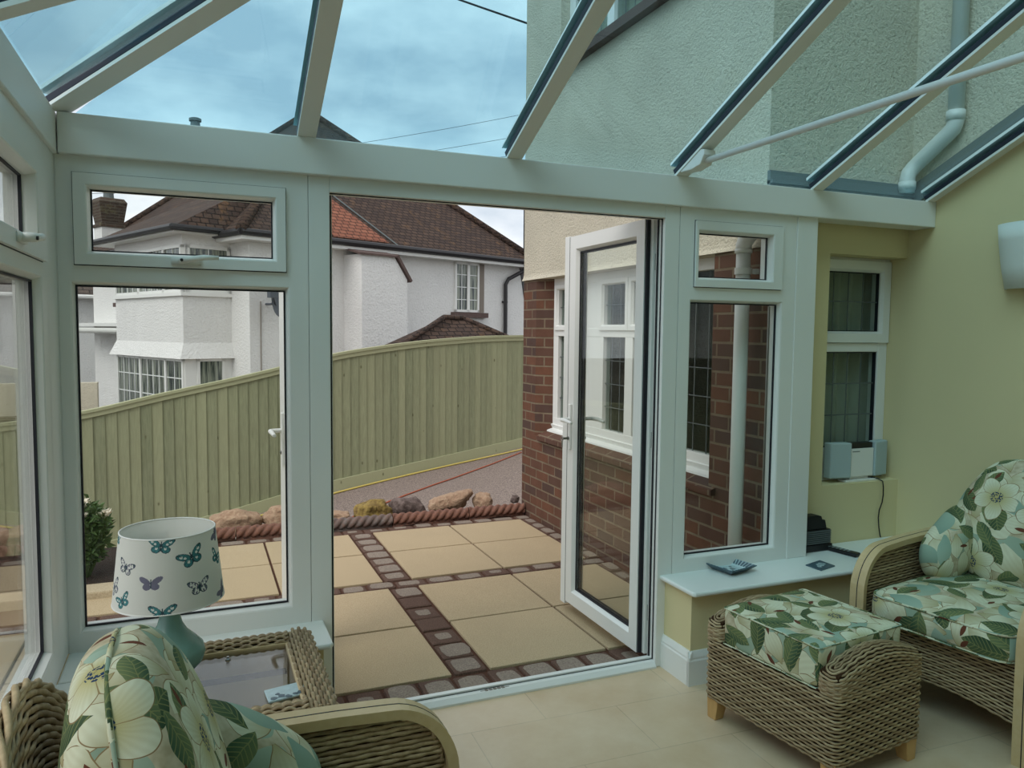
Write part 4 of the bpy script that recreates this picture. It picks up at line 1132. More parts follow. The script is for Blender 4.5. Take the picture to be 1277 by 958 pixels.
# ================================================================== PATIO
G = -.03
def in_box(mb, x0, x1, y0, y1, z, mi, r=.006):
    mb.rbox(x0 + .004, x1 - .004, y0 + .004, y1 - .004, z - .05, z, r, mi)
pat = MB(); pat.box(-3.2, 2.52, 2.858, 5.70, -.7, G - .012, 2)
rr = random.Random(3)
cols = [(-3.17, -2.58), (-2.57, -1.98), (-1.97, -1.38), (-1.37, -.78), (-.775, -.185), (-.180, .418), (.425, 1.015), (1.190, 1.785), (1.792, 2.385)]
for x0, x1 in cols:
    for y0, y1 in ((3.095, 3.693), (3.70, 4.300), (4.430, 5.020), (5.028, 5.560)):
        if x1 < -.3 and y1 > 4.9: continue
        in_box(pat, x0, x1, y0, y1, G + rr.uniform(-.001, .001), 0, .004)
def sett(x0, x1, y0, y1):
    z = G + rr.uniform(-.006, .002); e = .006
    pat.rbox(x0 + e, x1 - e, y0 + e, y1 - e, z - .05, z, .014, 1)
    if rr.random() < .9:
        n = 12; cx, cy = (x0 + x1) / 2 + rr.uniform(-.01, .01), (y0 + y1) / 2 + rr.uniform(-.008, .008); k = rr.choice((.6, .85, .95, 1.05, 1.05))
        P = []
        for i in range(n):
            a = 2 * PI * i / n; c_, s_ = math.cos(a), math.sin(a); q = rr.uniform(.86, 1.0) * k
            P.append((cx + (x1 - x0 - .03) / 2 * q * math.copysign(abs(c_) ** .45, c_), cy + (y1 - y0 - .03) / 2 * q * math.copysign(abs(s_) ** .45, s_)))
        pat.prism(P, z - .01, z + .0012, 'z', 3)
x = -3.2
while x < 2.44: w_ = rr.uniform(.148, .162); sett(x, min(x + w_, 2.49), 2.864, 3.088); x += w_
x = -3.2
while x < 2.44: w_ = rr.uniform(.15, .20); sett(x, min(x + w_, 2.49), 4.305, 4.425); x += w_
x = -.75
while x < 2.42: w_ = rr.uniform(.15, .20); sett(x, min(x + w_, 2.49), 5.565, 5.685); x += w_
for y0, y1 in ((3.092, 4.302), (4.428, 5.562)):
    n = 7; h = (y1 - y0) / n
    for i in range(n): sett(1.020, 1.186, y0 + i * h, y0 + (i + 1) * h)
    n = 7; h = (y1 - y0) / n
    for i in range(n): sett(2.390, 2.496, y0 + i * h, y0 + (i + 1) * h)
structure(pat.build('patio', [M['slab'], M['sett'], M['jointsand'], M['setttop']], bevel=0))

# ================================================================== DRIVE, GROUND, BED
FP = [(-9, 13.5, .05, -1.6), (-6.5, 10.9, .12, -1.5), (-3.5, 9.6, .3, -1.3), (-2.3, 9.35, .42, -1.17), (-1.19, 9.37, .544, -1.065), (-.4, 9.6, .727, -.951), (.29, 9.65, .862, -.845), (1.02, 9.79, 1.022, -.69), (1.6, 9.88, 1.178, -.588), (2.82, 10.25, 1.332, -.478), (3.95, 10.77, 1.402, -.405), (4.79, 11.18, 1.416, -.36), (6.5, 12.2, 1.42, -.3), (8.5, 13.6, 1.42, -.25)]
fx = [p[0] for p in FP]
gz = lambda x: float(np.interp(x, fx, [p[3] for p in FP])) - .02
mb = MB(); xs_ = np.linspace(-9, 8.5, 71); ys_ = np.linspace(2.0, 15, 27)
mb.grid([[(x, y, gz(x) + (.0 if y > 6.4 else -.02)) for x in xs_] for y in ys_])
structure(mb.build('driveway', M['tarmac'], smooth=True))
structure(MB().box(-60, 60, -30, 90, -2.6, -2.0).build('ground', M['soil']))
# earth bank between the paving and the drive
mb = MB(); mb.grid([[(x, y, (G - .02) * (1 - t) + gz(x) * t + .02 * math.sin(x * 9 + t * 5)) for x in np.linspace(-3.2, 2.55, 60)] for y, t in ((5.69, 0), (5.95, .06), (6.15, .25), (6.45, .7), (6.8, 1.03))])
structure(mb.build('bank', M['soil'], smooth=True))
mb = MB(); mb.box(-3.2, -.33, 4.86, 5.72, -.3, -.01)
structure(mb.build('planting_bed', M['soil']))
mb = MB().rbox(-1.9, -.34, 4.70, 4.86, -.3, .012, .01)
mb.rbox(-3.2, -1.91, 4.70, 4.86, -.3, .012, .01); structure(mb.build('kerb', M['kerb']))

# rope-topped edging, one object per length
def edging(x0, x1, y, zc, mat):
    mb = MB(); mb.box(x0 + .004, x1 - .004, y - .022, y + .022, zc - .16, zc)
    n = 110; G_ = []
    for i in range(n + 1):
        x = x0 + .004 + (x1 - x0 - .008) * i / n; row = []
        for k in range(24):
            a = 2 * PI * k / 24; r = .030 + .017 * abs(math.cos(1.5 * a + (x - x0) * 52)) ** .7; row.append((x, y + r * math.cos(a), zc + .012 + r * math.sin(a)))
        G_.append(row)
    mb.grid(G_, closed_u=True); mb.add(G_[0], [tuple(range(24))]); mb.add(G_[-1], [tuple(range(23, -1, -1))])
    return mb.build('rope_edging', mat, smooth=True)
ex = [2.49, 2.00, 1.38, .80, .24, -.32]
lab = ['terracotta rope-top edging length next to the brick wall', 'terracotta rope-top edging length in front of the long flat rock', 'grey mottled rope-top edging length in front of the grey rock', 'reddish rope-top edging length in front of the ochre rock', 'terracotta rope-top edging length seen through the left window beside the lamp shade']
mats_ = ['rope_red', 'rope_red', 'rope_grey', 'rope_red', 'rope_red']
for i in range(5): tag(edging(ex[i + 1], ex[i], 5.735, G + .03, M[mats_[i]]), lab[i], 'garden edging', 'rope edging along the far side of the patio')

def rock(name, c, h, mat, seed, label, rz=0, tilt=0):
    import bmesh
    bm = bmesh.new(); bmesh.ops.create_icosphere(bm, subdivisions=4, radius=1)
    from mathutils import noise as ns
    rot = Matrix.Rotation(rz, 3, 'Z') @ Matrix.Rotation(tilt, 3, 'Y')
    mb = MB(); v = []
    for q in bm.verts:
        p = q.co.copy(); d = 1 + .30 * ns.noise(p * 1.3 + Vector((seed * 7.1, 0, 0))) + .10 * ns.noise(p * 4 + Vector((seed, 3, 0)))
        p = Vector((math.copysign(abs(p.x) ** .8, p.x) * h[0], math.copysign(abs(p.y) ** .8, p.y) * h[1], math.copysign(abs(p.z) ** .75, p.z) * h[2])) * d
        p = rot @ p; v.append((c[0] + p.x, c[1] + p.y, c[2] + p.z))
    bm.verts.index_update(); mb.add(v, [[q.index for q in f.verts] for f in bm.faces]); bm.free()
    return tag(mb.build(name, mat, smooth=True), label, 'rock', 'rocks along the edge of the drive')
rock('rock', (1.30, 6.02, .02), (.135, .11, .085), M['rock2'], 1, 'blocky ochre mossy rock behind the rope edging', .1)
rock('rock', (1.00, 6.03, -.02), (.11, .10, .06), M['rock1'], 2, 'low tan rock left of the ochre rock')
rock('rock', (1.60, 6.12, -.01), (.125, .12, .10), M['rock3'], 3, 'dull grey-brown rock between the ochre and the long flat rock', .2)
rock('rock', (1.96, 6.10, .03), (.19, .10, .07), M['rock1'], 4, 'long flat pinkish rock lying tilted behind the rope edging', .1, -.18)
rock('rock', (2.26, 6.08, .01), (.085, .08, .075), M['rock1'], 5, 'small rounded pink rock right of the long flat rock')
rock('rock', (2.52, 5.99, .03), (.035, .03, .035), M['rock3'], 6, 'small dark round stone against the brick corner')
rock('rock', (.24, 6.08, .0), (.19, .12, .095), M['rock1'], 7, 'reddish rock seen through the left window behind the lamp shade')
rock('rock', (.60, 6.06, .02), (.13, .10, .085), M['rock1'], 8, 'rounded tan rock seen at the right edge of the left window')
rock('rock', (-1.45, 5.9, .04), (.28, .16, .14), M['rock1'], 9, 'large reddish rock at the back of the planting bed')

# hose and cable
def gp(x, y, dz=.012): return (x, y, gz(x) + dz)
pts = []
for x in np.linspace(-2.5, 6, 60):
    y = float(np.interp(x, fx, [p[1] for p in FP])) - .16 - .05 * math.sin(x * 1.7); pts.append(gp(x, y, .014))
tag(MB().tube(pts, .012, 8).build('garden_hose', M['yrope'], smooth=True), 'yellow hose running along the foot of the green fence', 'hose')
P_ = [(.62, 7.35), (.95, 7.72), (1.32, 8.15), (1.8, 8.6), (2.35, 9.0), (3.1, 9.5), (3.9, 10.1), (4.6, 10.7)]
pts = [gp(float(np.interp(t, range(8), [p[0] for p in P_])), float(np.interp(t, range(8), [p[1] for p in P_]))) for t in np.linspace(0, 7, 50)]
tag(MB().tube(pts, .009, 8).build('cable', M['orope'], smooth=True), 'thin orange cable lying across the drive', 'cable')

# ================================================================== FENCE
fence = empty('garden_fence', (FP[4][0], FP[4][1], FP[4][3])); tag(fence, 'curved green close-board timber fence around the drive', 'fence')
A = np.array(FP); d = np.r_[0, np.cumsum(np.hypot(np.diff(A[:, 0]), np.diff(A[:, 1])))]
tt = np.linspace(0, d[-1], 400)
# smooth the polyline
sm_ = np.stack([np.interp(tt, d, A[:, k]) for k in range(4)], 1)
ker = np.hanning(31); ker /= ker.sum(); pad = np.vstack([np.repeat(sm_[:1], 15, 0), sm_, np.repeat(sm_[-1:], 15, 0)])
sm_ = np.stack([np.convolve(pad[:, k], ker, 'valid') for k in range(4)], 1)
dd = np.r_[0, np.cumsum(np.hypot(np.diff(sm_[:, 0]), np.diff(sm_[:, 1])))]
def fpt(s_): return [float(np.interp(s_, dd, sm_[:, k])) for k in range(4)]
mb = MB(); tints = []; s_ = 0; bwid = .118
rf = random.Random(5)
while s_ < dd[-1] - bwid:
    a = fpt(s_); b = fpt(s_ + bwid + .012); t = Vector((b[0] - a[0], b[1] - a[1], 0)).normalized(); n = Vector((t.y, -t.x, 0))
    v = []
    for p, f_, bk_ in ((a, .006, -.004), (b, .020, .006)):
        for z in (p[3] + .10, p[2] - .03):
            for o_ in (f_, bk_): q = Vector((p[0], p[1], 0)) + n * o_; v.append((q.x, q.y, z))
    mb.add(v, [(0, 2, 6, 4), (1, 5, 7, 3), (0, 4, 5, 1), (2, 3, 7, 6), (0, 1, 3, 2), (4, 6, 7, 5)]); tints += [rf.uniform(0, .45)] * 6
    s_ += bwid
mb.tint = tints; mb.build('board_panel', M['fence'], fence)
def rail(name, z_of, h, n0, n1):
    mb = MB(); G_ = []
    for s_ in np.linspace(0, dd[-1], 160):
        a = fpt(s_); b = fpt(min(s_ + .05, dd[-1])); c_ = fpt(max(0, s_ - .05)); t = Vector((b[0] - c_[0], b[1] - c_[1], 0)).normalized(); n = Vector((t.y, -t.x, 0))
        z = z_of(a); G_.append([tuple(Vector((a[0], a[1], z + dz)) + n * o_) for dz, o_ in ((0, n0), (0, n1), (h, n1), (h, n0))])
    mb.grid(G_, closed_u=True); mb.tint = [.8] * len(mb.f); return mb.build(name, M['fence'], fence)
rail('top_batten', lambda a: a[2] - .085, .055, .016, .034)
rail('capping_rail', lambda a: a[2] - .03, .032, -.030, .048)
rail('gravel_board', lambda a: a[3] - .04, .17, .018, .045)
for s_ in np.arange(.6, dd[-1], 1.85):
    a = fpt(s_); b = fpt(s_ + .05); t = Vector((b[0] - a[0], b[1] - a[1], 0)).normalized(); n = Vector((t.y, -t.x, 0)); p = Vector((a[0], a[1], 0)) - n * .06
    q = MB(); q.bar((p.x, p.y, a[3] - .2), (p.x, p.y, a[2] - .04), .09, .09, (1, 0, 0)); q.tint = [.4] * len(q.f); q.build('post', M['fence'], fence)

# ================================================================== PLANTS
def bush(name, c, r, h, nleaf, nflow, label, cat, seed):
    rg = random.Random(seed); root = empty(name, c); tag(root, label, cat)
    st_ = MB(); lf = MB(); fl = MB()
    def quadleaf(mb, p, d, L, w):
        d = d.normalized(); s = d.cross(Vector((rg.uniform(-1, 1), rg.uniform(-1, 1), rg.uniform(-.3, 1)))).normalized(); n = d.cross(s)
        a = p; b = p + d * L * .5 + s * w + n * w * .3; e = p + d * L - n * L * .15; f = p + d * L * .5 - s * w + n * w * .3
        mb.add([a, b, e, f], [(0, 1, 2), (0, 2, 3)])
    tips = []
    for i in range(26):
        a = rg.uniform(0, 2 * PI); q = rg.uniform(.1, 1); tip = Vector((c[0] + r * q * math.cos(a), c[1] + r * q * math.sin(a), c[2] + h * rg.uniform(.55, 1.0) * (1.1 - .35 * q)))
        base = Vector((c[0] + .05 * math.cos(a), c[1] + .05 * math.sin(a), c[2])); mid = base.lerp(tip, .5) + Vector((.04 * math.cos(a), .04 * math.sin(a), .02))
        st_.tube([base, mid, tip], [.006, .004, .002], 5); tips.append((base, mid, tip))
    for i in range(nleaf):
        b_, m_, t_ = rg.choice(tips); k = rg.uniform(.25, 1); p = b_.lerp(m_, k * 2) if k < .5 else m_.lerp(t_, k * 2 - 1)
        quadleaf(lf, p, Vector((rg.uniform(-1, 1), rg.uniform(-1, 1), rg.uniform(-.3, .9))), rg.uniform(.04, .08), rg.uniform(.010, .018))
    lf.build('foliage', M['leaf'], root, uv=None, fixn=False); st_.build('stems', M['leaf'], root, uv=None)
    for i in range(nflow):
        t_ = tips[i % len(tips)][2] + Vector((rg.uniform(-.01, .01),) * 3); f_ = MB()
        for k in range(14):
            a = 2 * PI * k / 7 + (k // 7) * .4; e = .25 + .5 * (k // 7); quadleaf(f_, t_, Vector((math.cos(a), math.sin(a), e)), rg.uniform(.032, .045), .013)
        f_.build('flower', M['petal'], root, uv=None, fixn=False)
    return root
bush('flowering_shrub', (-.66, 5.10, -.01), .20, .52, 1500, 9, 'small green shrub with white flowers in the bed beyond the left window', 'shrub', 4)
bush('leafy_shrub', (-1.45, 5.25, -.01), .28, .42, 900, 0, 'low leafy shrub further left in the planting bed', 'shrub', 9)

# ================================================================== OWN HOUSE OUTSIDE: bay side
XH = 2.50
mb = MB().box(XH, XH + .13, 2.91, 5.80, 1.905, 3.36).box(XH, XH + .13, 2.91, 3.45, 3.36, 4.62).box(XH, XH + .13, 5.17, 5.80, 3.36, 4.62).box(XH, XH + .13, 2.91, 5.80, 4.62, 5.9)
mb.prism([(XH - .018, 1.885), (XH + .13, 1.885), (XH + .13, 1.93), (XH, 1.93), (XH - .004, 1.91)], 2.90, 5.805, 'y')
mb.box(XH + .13, XR + .13, 2.91, 3.07, 2.172, 5.9).box(XH + .13, 8, 5.67, 5.80, -.6, 5.9)
structure(mb.build('wall_house_bay', M['dash']))
mb = MB().prism([(-1.7, 2.25), (YR, ZR + .1), (2.91, zz(2.91) + .10), (2.91, 5.9), (-1.7, 5.9)], XR + .002, XR + .13, 'x')
structure(mb.build('wall_house_right', M['dash']))
# brickwork
mb = MB().box(XH, XH + .2, 3.24, 5.80, -.7, .64).box(XH, XH + .2, 2.862, 3.24, -.7, .64).box(XH, XH + .2, 2.862, 3.30, .64, 1.89)
mb.prism([(XH, 5.80), (XH, 5.55), (XH + .10, 5.43), (XH + .2, 5.43), (XH + .2, 5.80)], .64, 1.89, 'z')
structure(mb.build('wall_house_brick', M['brick']))
mb = MB().prism([(XH - .03, .625), (XH - .03, .655), (XH + .09, .705), (XH + .16, .705), (XH + .16, .625)], 3.24, 5.45, 'y')
structure(mb.build('trim_13', M['brick']))
# bay window: x = 2.62 plane
fb_ = lambda u, z, n: (2.63 - n, u, z)
W = structure(empty('window_9', (2.63, 4.4, .70)))
mb = MB(); lights = [(3.365, 3.86), (3.92, 4.27), (4.335, 4.655), (4.96, 5.37)]
mb.fbox(fb_, 3.27, 3.345, .70, 1.885, -.03, .03); edges_ = [3.345] + [v for l in lights for v in l][1:-1] + [5.44]
for a, b in ((3.845, 3.935), (4.255, 4.35), (4.64, 4.975), (5.35, 5.44)): mb.fbox(fb_, a, b, .70, 1.885, -.03, .03)
mb.fbox(fb_, 3.3, 5.42, .70, .80, -.03, .032); mb.fbox(fb_, 3.90, 5.42, 1.44, 1.50, -.03, .032); mb.fbox(fb_, 3.3, 5.42, 1.82, 1.885, -.03, .032)
for a, b in lights[1:]:
    mb.ring(fb_, a - .03, b + .03, 1.485, 1.835, [(0, -.02), (0, .045), (.032, .045), (.04, .03), (.04, -.02)])
mb.build('window_frame', M['pvc2'], W, bevel=.003)
MB().prism([(2.655, .668), (2.655, .715), (2.60, .715), (2.555, .700), (2.55, .668)], 3.275, 5.435, 'y').prism([(2.66, .715), (2.60, .715), (2.585, .745), (2.60, .75), (2.66, .75)], 3.275, 5.435, 'y').build('window_cill', M['pvc2'], W)
for a, b in lights:
    q = MB(); pane(q, fb_, a - .01, b + .01, .79, 1.83); q.build('glass_pane', M['houseglass'], W)
    q = MB(); n = max(2, round((b - a) / .125))
    for i in range(1, n): y = a + (b - a) * i / n; q.box(2.618, 2.622, y - .0025, y + .0025, .80, 1.82)
    for z in (.96, 1.12, 1.28, 1.66): q.box(2.6175, 2.6215, a, b, z - .0025, z + .0025)
    q.build('lead', M['lead'], W)
# upstairs window
fu = lambda u, z, n: (2.60 - n, u, z)
W = structure(empty('window_10', (2.6, 4.3, 3.4)))
mb = MB(); mb.fbox(fu, 3.45, 5.17, 3.40, 3.50, -.03, .03); mb.fbox(fu, 3.45, 5.17, 4.55, 4.62, -.03, .03)
for a in (3.45, 3.97, 4.52, 5.08): mb.fbox(fu, a, a + .09, 3.40, 4.62, -.03, .03)
mb.build('window_frame', M['pvc2'], W, bevel=.003)
MB().prism([(2.60, 3.345), (2.60, 3.43), (2.52, 3.43), (2.44, 3.405), (2.44, 3.345)], 3.40, 5.10, 'y').build('tiled_cill', M['slate'], W)
for a, b in ((3.54, 3.97), (4.06, 4.52), (4.61, 5.08)):
    q = MB(); pane(q, fu, a, b, 3.49, 4.56); q.build('glass_pane', M['houseglass'], W)
    q = MB()
    for i in range(1, 4): y = a + (b - a) * i / 4; q.box(2.588, 2.592, y - .003, y + .003, 3.5, 4.55)
    for z in (3.68, 3.86, 4.04, 4.22, 4.40): q.box(2.5875, 2.5915, a, b, z - .003, z + .003)
    q.build('lead', M['lead'], W)
# rooms behind the glass (shell only) and curtains
def room(x0, x1, y0, y1, z0, z1, name):
    mb = MB(); t = .05
    mb.box(x0, x1, y0, y1, z0 - t, z0).box(x0, x1, y0, y1, z1, z1 + t).box(x1, x1 + t, y0, y1, z0, z1); return structure(mb.build(name, M['roomdark']))
room(2.68, 6.5, 3.09, 5.66, -.1, 2.10, 'wall_inner_room'); structure(MB().box(3.56, 6.5, 3.02, 3.09, -.1, 2.1).build('wall_inner_room_side', M['roomdark']))
room(2.64, 6.5, 3.08, 5.66, 2.9, 5.2, 'wall_upper_room'); structure(MB().box(2.76, 6.5, 3.07, 3.12, 2.9, 5.2).build('wall_upper_room_side', M['roomdark']))
def curtain(name, p0, p1, z0, z1, label, nf=9, amp=.02):
    mb = MB(); a = Vector(p0); b = Vector(p1); d = (b - a); n = Vector((-d.y, d.x, 0)).normalized(); N_ = nf * 8
    row = []
    for i in range(N_ + 1):
        t = i / N_; q = a + d * t + n * amp * math.sin(2 * PI * nf * t) ; row.append(q)
    G_ = [[(q.x, q.y, z) for q in row] for z in (z0, z1)] ; G2 = [[(q.x + n.x * .004, q.y + n.y * .004, z) for q in row] for z in (z0, z1)]
    mb.grid(G_); mb.grid(G2); o = mb.build(name, M['curtain'], smooth=True, fixn=False); tag(o, label, 'curtain'); return o
curtain('curtain', (2.86, 3.13, 0), (3.52, 3.13, 0), .75, 1.88, 'grey pleated curtain behind the leaded alcove window', 8)
curtain('curtain', (2.76, 3.34, 0), (2.76, 3.62, 0), .72, 1.87, 'dim curtain behind the near end of the bay window', 5)
curtain('curtain', (2.74, 4.40, 0), (2.74, 5.12, 0), 3.45, 4.58, 'pale curtain behind the upstairs window, far end', 9)
curtain('curtain', (2.74, 3.50, 0), (2.74, 4.20, 0), 3.45, 4.58, 'pale curtain behind the upstairs window, near end', 9)
# flashing
mb = MB().box(XH - .01, XR, 2.888, 2.908, 2.150, 2.236).prism([(2.91, zz(2.91) + .06), (2.91, zz(2.91) + .165), (YR, ZR + .16), (YR, ZR + .06)], XR - .014, XR + .001, 'x')
mb.box(XH - .01, XR, 2.87, 2.908, 2.175, 2.19)
structure(mb.build('trim_14', M['flash']))
# rainwater pipes
pp = MB().tube([(2.42, 2.975, -.05), (2.42, 2.975, 1.87)], .034, 20).tube([(2.42, 2.975, 1.86), (2.42, 2.975, 1.89), (2.425, 2.970, 1.915), (2.445, 2.958, 1.945), (2.47, 2.945, 1.965), (2.475, 2.942, 2.06)], .038, 20)
pp.tube([(2.42, 2.975, 1.855), (2.42, 2.975, 1.875)], .041, 20)
dp_ = pp.build('downpipe', M['pipe'], smooth=True); tag(dp_, 'white downpipe running down the brick pier outside the right window', 'downpipe')
q = MB().tube([(2.42, 2.975, 1.755), (2.42, 2.975, 1.785)], .040, 20); q.box(2.42, 2.50, 2.955, 2.975, 1.758, 1.782); q.build('pipe_clip', M['pipe'], dp_)
u2 = MB().tube([(3.375, 2.64, 5.85), (3.375, 2.64, 2.50)], .036, 20).tube([(3.375, 2.64, 2.53), (3.375, 2.64, 2.49), (3.375, 2.652, 2.462), (3.375, 2.69, 2.435), (3.37, 2.82, 2.345), (3.365, 2.85, 2.32), (3.345, 2.862, 2.29), (3.335, 2.862, 2.26), (3.335, 2.862, 2.19)], .037, 20)
u2.tube([(3.375, 2.64, 2.545), (3.375, 2.64, 2.50)], .042, 20).tube([(3.335, 2.862, 2.245), (3.335, 2.862, 2.205)], .041, 20)
tag(u2.build('downpipe', M['pipe'], smooth=True), 'white rainwater pipe with an angled offset above the glass roof', 'downpipe')

# ================================================================== NEIGHBOURING WHITE HOUSE
hs = empty('house', (0, 0, 0)); tag(hs, 'large white rendered house with brown hipped roof and two-storey bay', 'house')
W_, D_, EV = 7.5, 8.3, 3.22
MB().box(0, W_, 0, D_, -2.0, EV).build('walls', M['whiterender'], hs)
ov = .32; ap1 = (3.85, 3.9, 6.95); ap2 = (3.85, 4.5, 6.95); e = [(-ov, -ov), (W_ + ov, -ov), (W_ + ov, D_ + ov), (-ov, D_ + ov)]
v = [(x, y, EV) for x, y in e] + [ap1, ap2] + [(x, y, EV + .06) for x, y in e]
mb = MB(); mb.add([(x, y, EV + .05) for x, y in e] + [ap1, ap2], [(0, 1, 4), (1, 2, 5, 4), (2, 3, 5), (3, 0, 4, 5), (3, 2, 1, 0)])
rf_ = mb.build('roof', M['rooftile'], hs)
# hip tiles
for a, b in ((0, ap1), (1, ap1), (2, ap2), (3, ap2)):
    q = MB(); q.tube([(e[a][0], e[a][1], EV + .07), (b[0], b[1], b[2] + .02)], .10, 8); q.build('hip_tiles', M['rooftile'], rf_, smooth=True)
q = MB(); sl = lambda a, t: (a, -ov + (ap1[1] + ov) * t, EV + .075 + (ap1[2] - EV - .05) * t)
q.add([sl(1.7, .015), sl(3.1, .015), sl(2.4, .27), sl(1.7, .27)], [(0, 1, 2, 3)]); q.add([tuple(Vector(p) + Vector((0, 0, -.03))) for p in (sl(1.7, .015), sl(3.1, .015), sl(2.4, .27), sl(1.7, .27))], [(3, 2, 1, 0)]); q.build('replaced_tiles', M['rooforange'], rf_)
q = MB(); q.tube([sl(3.3, .0), sl(2.4, .34)], .016, 6); q.build('verge_strip', M['flash'], rf_)
q = MB()
for (x0, y0), (x1, y1) in ((e[0], e[1]), (e[1], e[2]), (e[3], e[0])): q.tube([(x0, y0, EV + .03), (x1, y1, EV + .03)], .065, 8)
q.build('gutter', M['gutter'], hs)
q = MB().box(-ov + .03, W_ + ov - .03, -ov + .03, D_ + ov - .03, EV - .10, EV + .02); q.build('soffit', M['pvc2'], hs)
def hwindow(par, kind, u0, u1, z0, z1, at, cols_, rows_, mull=(), reveal=.0, out=-1):
    """kind 'y': in a wall of constant y=at facing -y ; 'x': wall of constant x=at facing -x"""
    F = (lambda u, z, n: (u, at - n, z)) if kind == 'y' else (lambda u, z, n: (at - n, u, z))
    mb = MB(); t = .055
    mb.fbox(F, u0, u0 + t, z0, z1, -.05, .04); mb.fbox(F, u1 - t, u1, z0, z1, -.05, .04); mb.fbox(F, u0, u1, z0, z0 + t, -.05, .04); mb.fbox(F, u0, u1, z1 - t, z1, -.05, .04)
    for m_ in mull: mb.fbox(F, m_ - .04, m_ + .04, z0, z1, -.05, .04)
    bounds = [u0 + t] + [w_ for m_ in mull for w_ in (m_ - .04, m_ + .04)] + [u1 - t]
    fr_ = mb.build('window', M['pvc2'], par)
    q = MB(); q.fbox(F, u0 + .02, u1 - .02, z0 + .02, z1 - .02, .002, .010); q.build('pane', M['farglass'], fr_)
    q = MB()
    for i in range(0, len(bounds), 2):
        a, b = bounds[i], bounds[i + 1]; nc = max(1, round((b - a) / cols_))
        for k in range(1, nc): x = a + (b - a) * k / nc; q.fbox(F, x - .009, x + .009, z0 + t, z1 - t, .010, .024)
        for k in range(1, rows_): z = z0 + (z1 - z0) * k / rows_; q.fbox(F, a, b, z - .009, z + .009, .010, .022)
    if q.f: q.build('glazing_bars', M['whitebar'], fr_)
    # curtains inside, drawn to the sides
    return fr_
m = Mat('window_with_net_curtain', .12, .6); n_ = m.noise(m.coord('Object', (9, 9, .6)), 2.2, 3)
m.base(m.mix(n_.mapr(.42, .6), lin((52, 62, 62)), lin((140, 146, 132)))); M['farglass'] = m.m
# right facade window with brown cill
hwindow(hs, 'y', 5.22, 6.02, 1.93, 3.12, -.01, .2, 4, (5.66,))
MB().box(6.02, 6.22, -.012, 0, 1.93, 3.12).build('painted_reveal', M['timberblock'], hs)
MB().box(5.12, 6.25, -.14, 0, 1.80, 1.92).build('window_cill', M['slate'], hs)
# chimney-breast buttress with a slate weathering
mb = MB(); mb.prism([(2.12, -2), (2.12, 3.02), (2.95, 3.02), (3.30, 2.55), (3.30, -2)], -.62, 0, 'y'); mb.build('buttress', M['whiterender'], hs)
mb = MB(); mb.add([(2.02, -.68, 3.0), (3.0, -.68, 3.0), (3.0, .0, 3.16), (2.02, .0, 3.16), (2.02, -.68, 3.04), (3.0, -.68, 3.04), (3.0, .0, 3.20), (2.02, .0, 3.20)], [(0, 3, 2, 1), (4, 5, 6, 7), (0, 1, 5, 4), (1, 2, 6, 5), (2, 3, 7, 6), (3, 0, 4, 7)])
mb.prism([(2.98, 3.02), (3.36, 2.50), (3.40, 2.54), (3.02, 3.07)], -.68, 0, 'y'); mb.build('slate_weathering', M['slate'], hs)
# black downpipe
q = MB().tube([(7.42, -.30, 3.16), (7.40, -.24, 3.02), (7.0, -.10, 2.80), (6.92, -.08, 2.66), (6.92, -.08, -2)], .05, 10)
for z in (2.2, 1.2, .2): q.box(6.86, 6.98, -.10, 0, z, z + .04)
q.build('downpipe', M['gutter'], hs, smooth=False)
# flared end pier with dark verge
mb = MB(); mb.prism([(7.5, -2), (7.5, 3.1), (7.52, 3.1), (7.95, 1.3), (8.15, -2)], .0, .3, 'y'); mb.build('end_pier', M['whiterender'], hs)
mb = MB(); mb.prism([(7.52, 3.12), (7.60, 3.12), (8.02, 1.3), (8.22, -2), (8.12, -2), (7.93, 1.3)], -.02, .32, 'y'); mb.build('verge', M['gutter'], hs)
# two-storey bay on the left facade
ba, b0_, b1_ = -.95, .72, 4.05
mb = MB(); mb.box(ba, 0, b0_, b1_, .95, 2.10)
mb.add([(ba, b0_, 1.20), (0, b0_, 1.20), (0, b1_, 1.20), (ba, b1_, 1.20), (ba - .12, b0_ - .12, .90), (0, b0_ - .12, .90), (0, b1_ + .12, .90), (ba - .12, b1_ + .12, .90)], [(0, 1, 5, 4), (1, 2, 6, 5), (2, 3, 7, 6), (3, 0, 4, 7), (4, 5, 6, 7), (3, 2, 1, 0)])
mb.box(ba, 0, b0_, b1_, 3.02, 3.30)
mb.box(ba + .4, 0, b0_ + .3, b1_ - .12, -2, .95); mb.box(ba + .05, ba + .25, b0_ + .04, b0_ + .2, 2.1, 3.05)
bay = mb.build('bay', M['whiterender'], hs)
MB().box(ba + .12, -.03, b0_ + .12, b1_ - .12, -1.8, 3.04).build('dim_interior', M['farglass'], bay)
MB().box(ba - .05, 0, b0_ - .05, b1_ + .05, 2.08, 2.15).build('window_cill', M['pvc2'], hs)
hwindow(hs, 'x', b0_ + .02, b1_ - .02, 2.15, 3.03, ba + .02, .32, 2, (b0_ + .82, b0_ + 2.05))
hwindow(hs, 'y', ba + .04, -.02, 2.15, 3.03, b0_ + .02, .4, 1, (ba + .10,))
hwindow(hs, 'x', b0_ + .02, b1_ - .02, -1.0, .90, ba + .02, .32, 5, (b0_ + .82, b0_ + 2.05))
hwindow(hs, 'y', ba + .24, -.16, .36, .90, b0_ + .01, .3, 1); MB().box(ba + .02, ba + .24, b0_ + .0, b0_ + .1, -1, .92).box(-.16, 0, b0_ + 0, b0_ + .1, -1, .92).box(ba + .02, 0, b0_, b0_ + .1, -1, .36).build('bay_panel', M['pvc2'], hs)
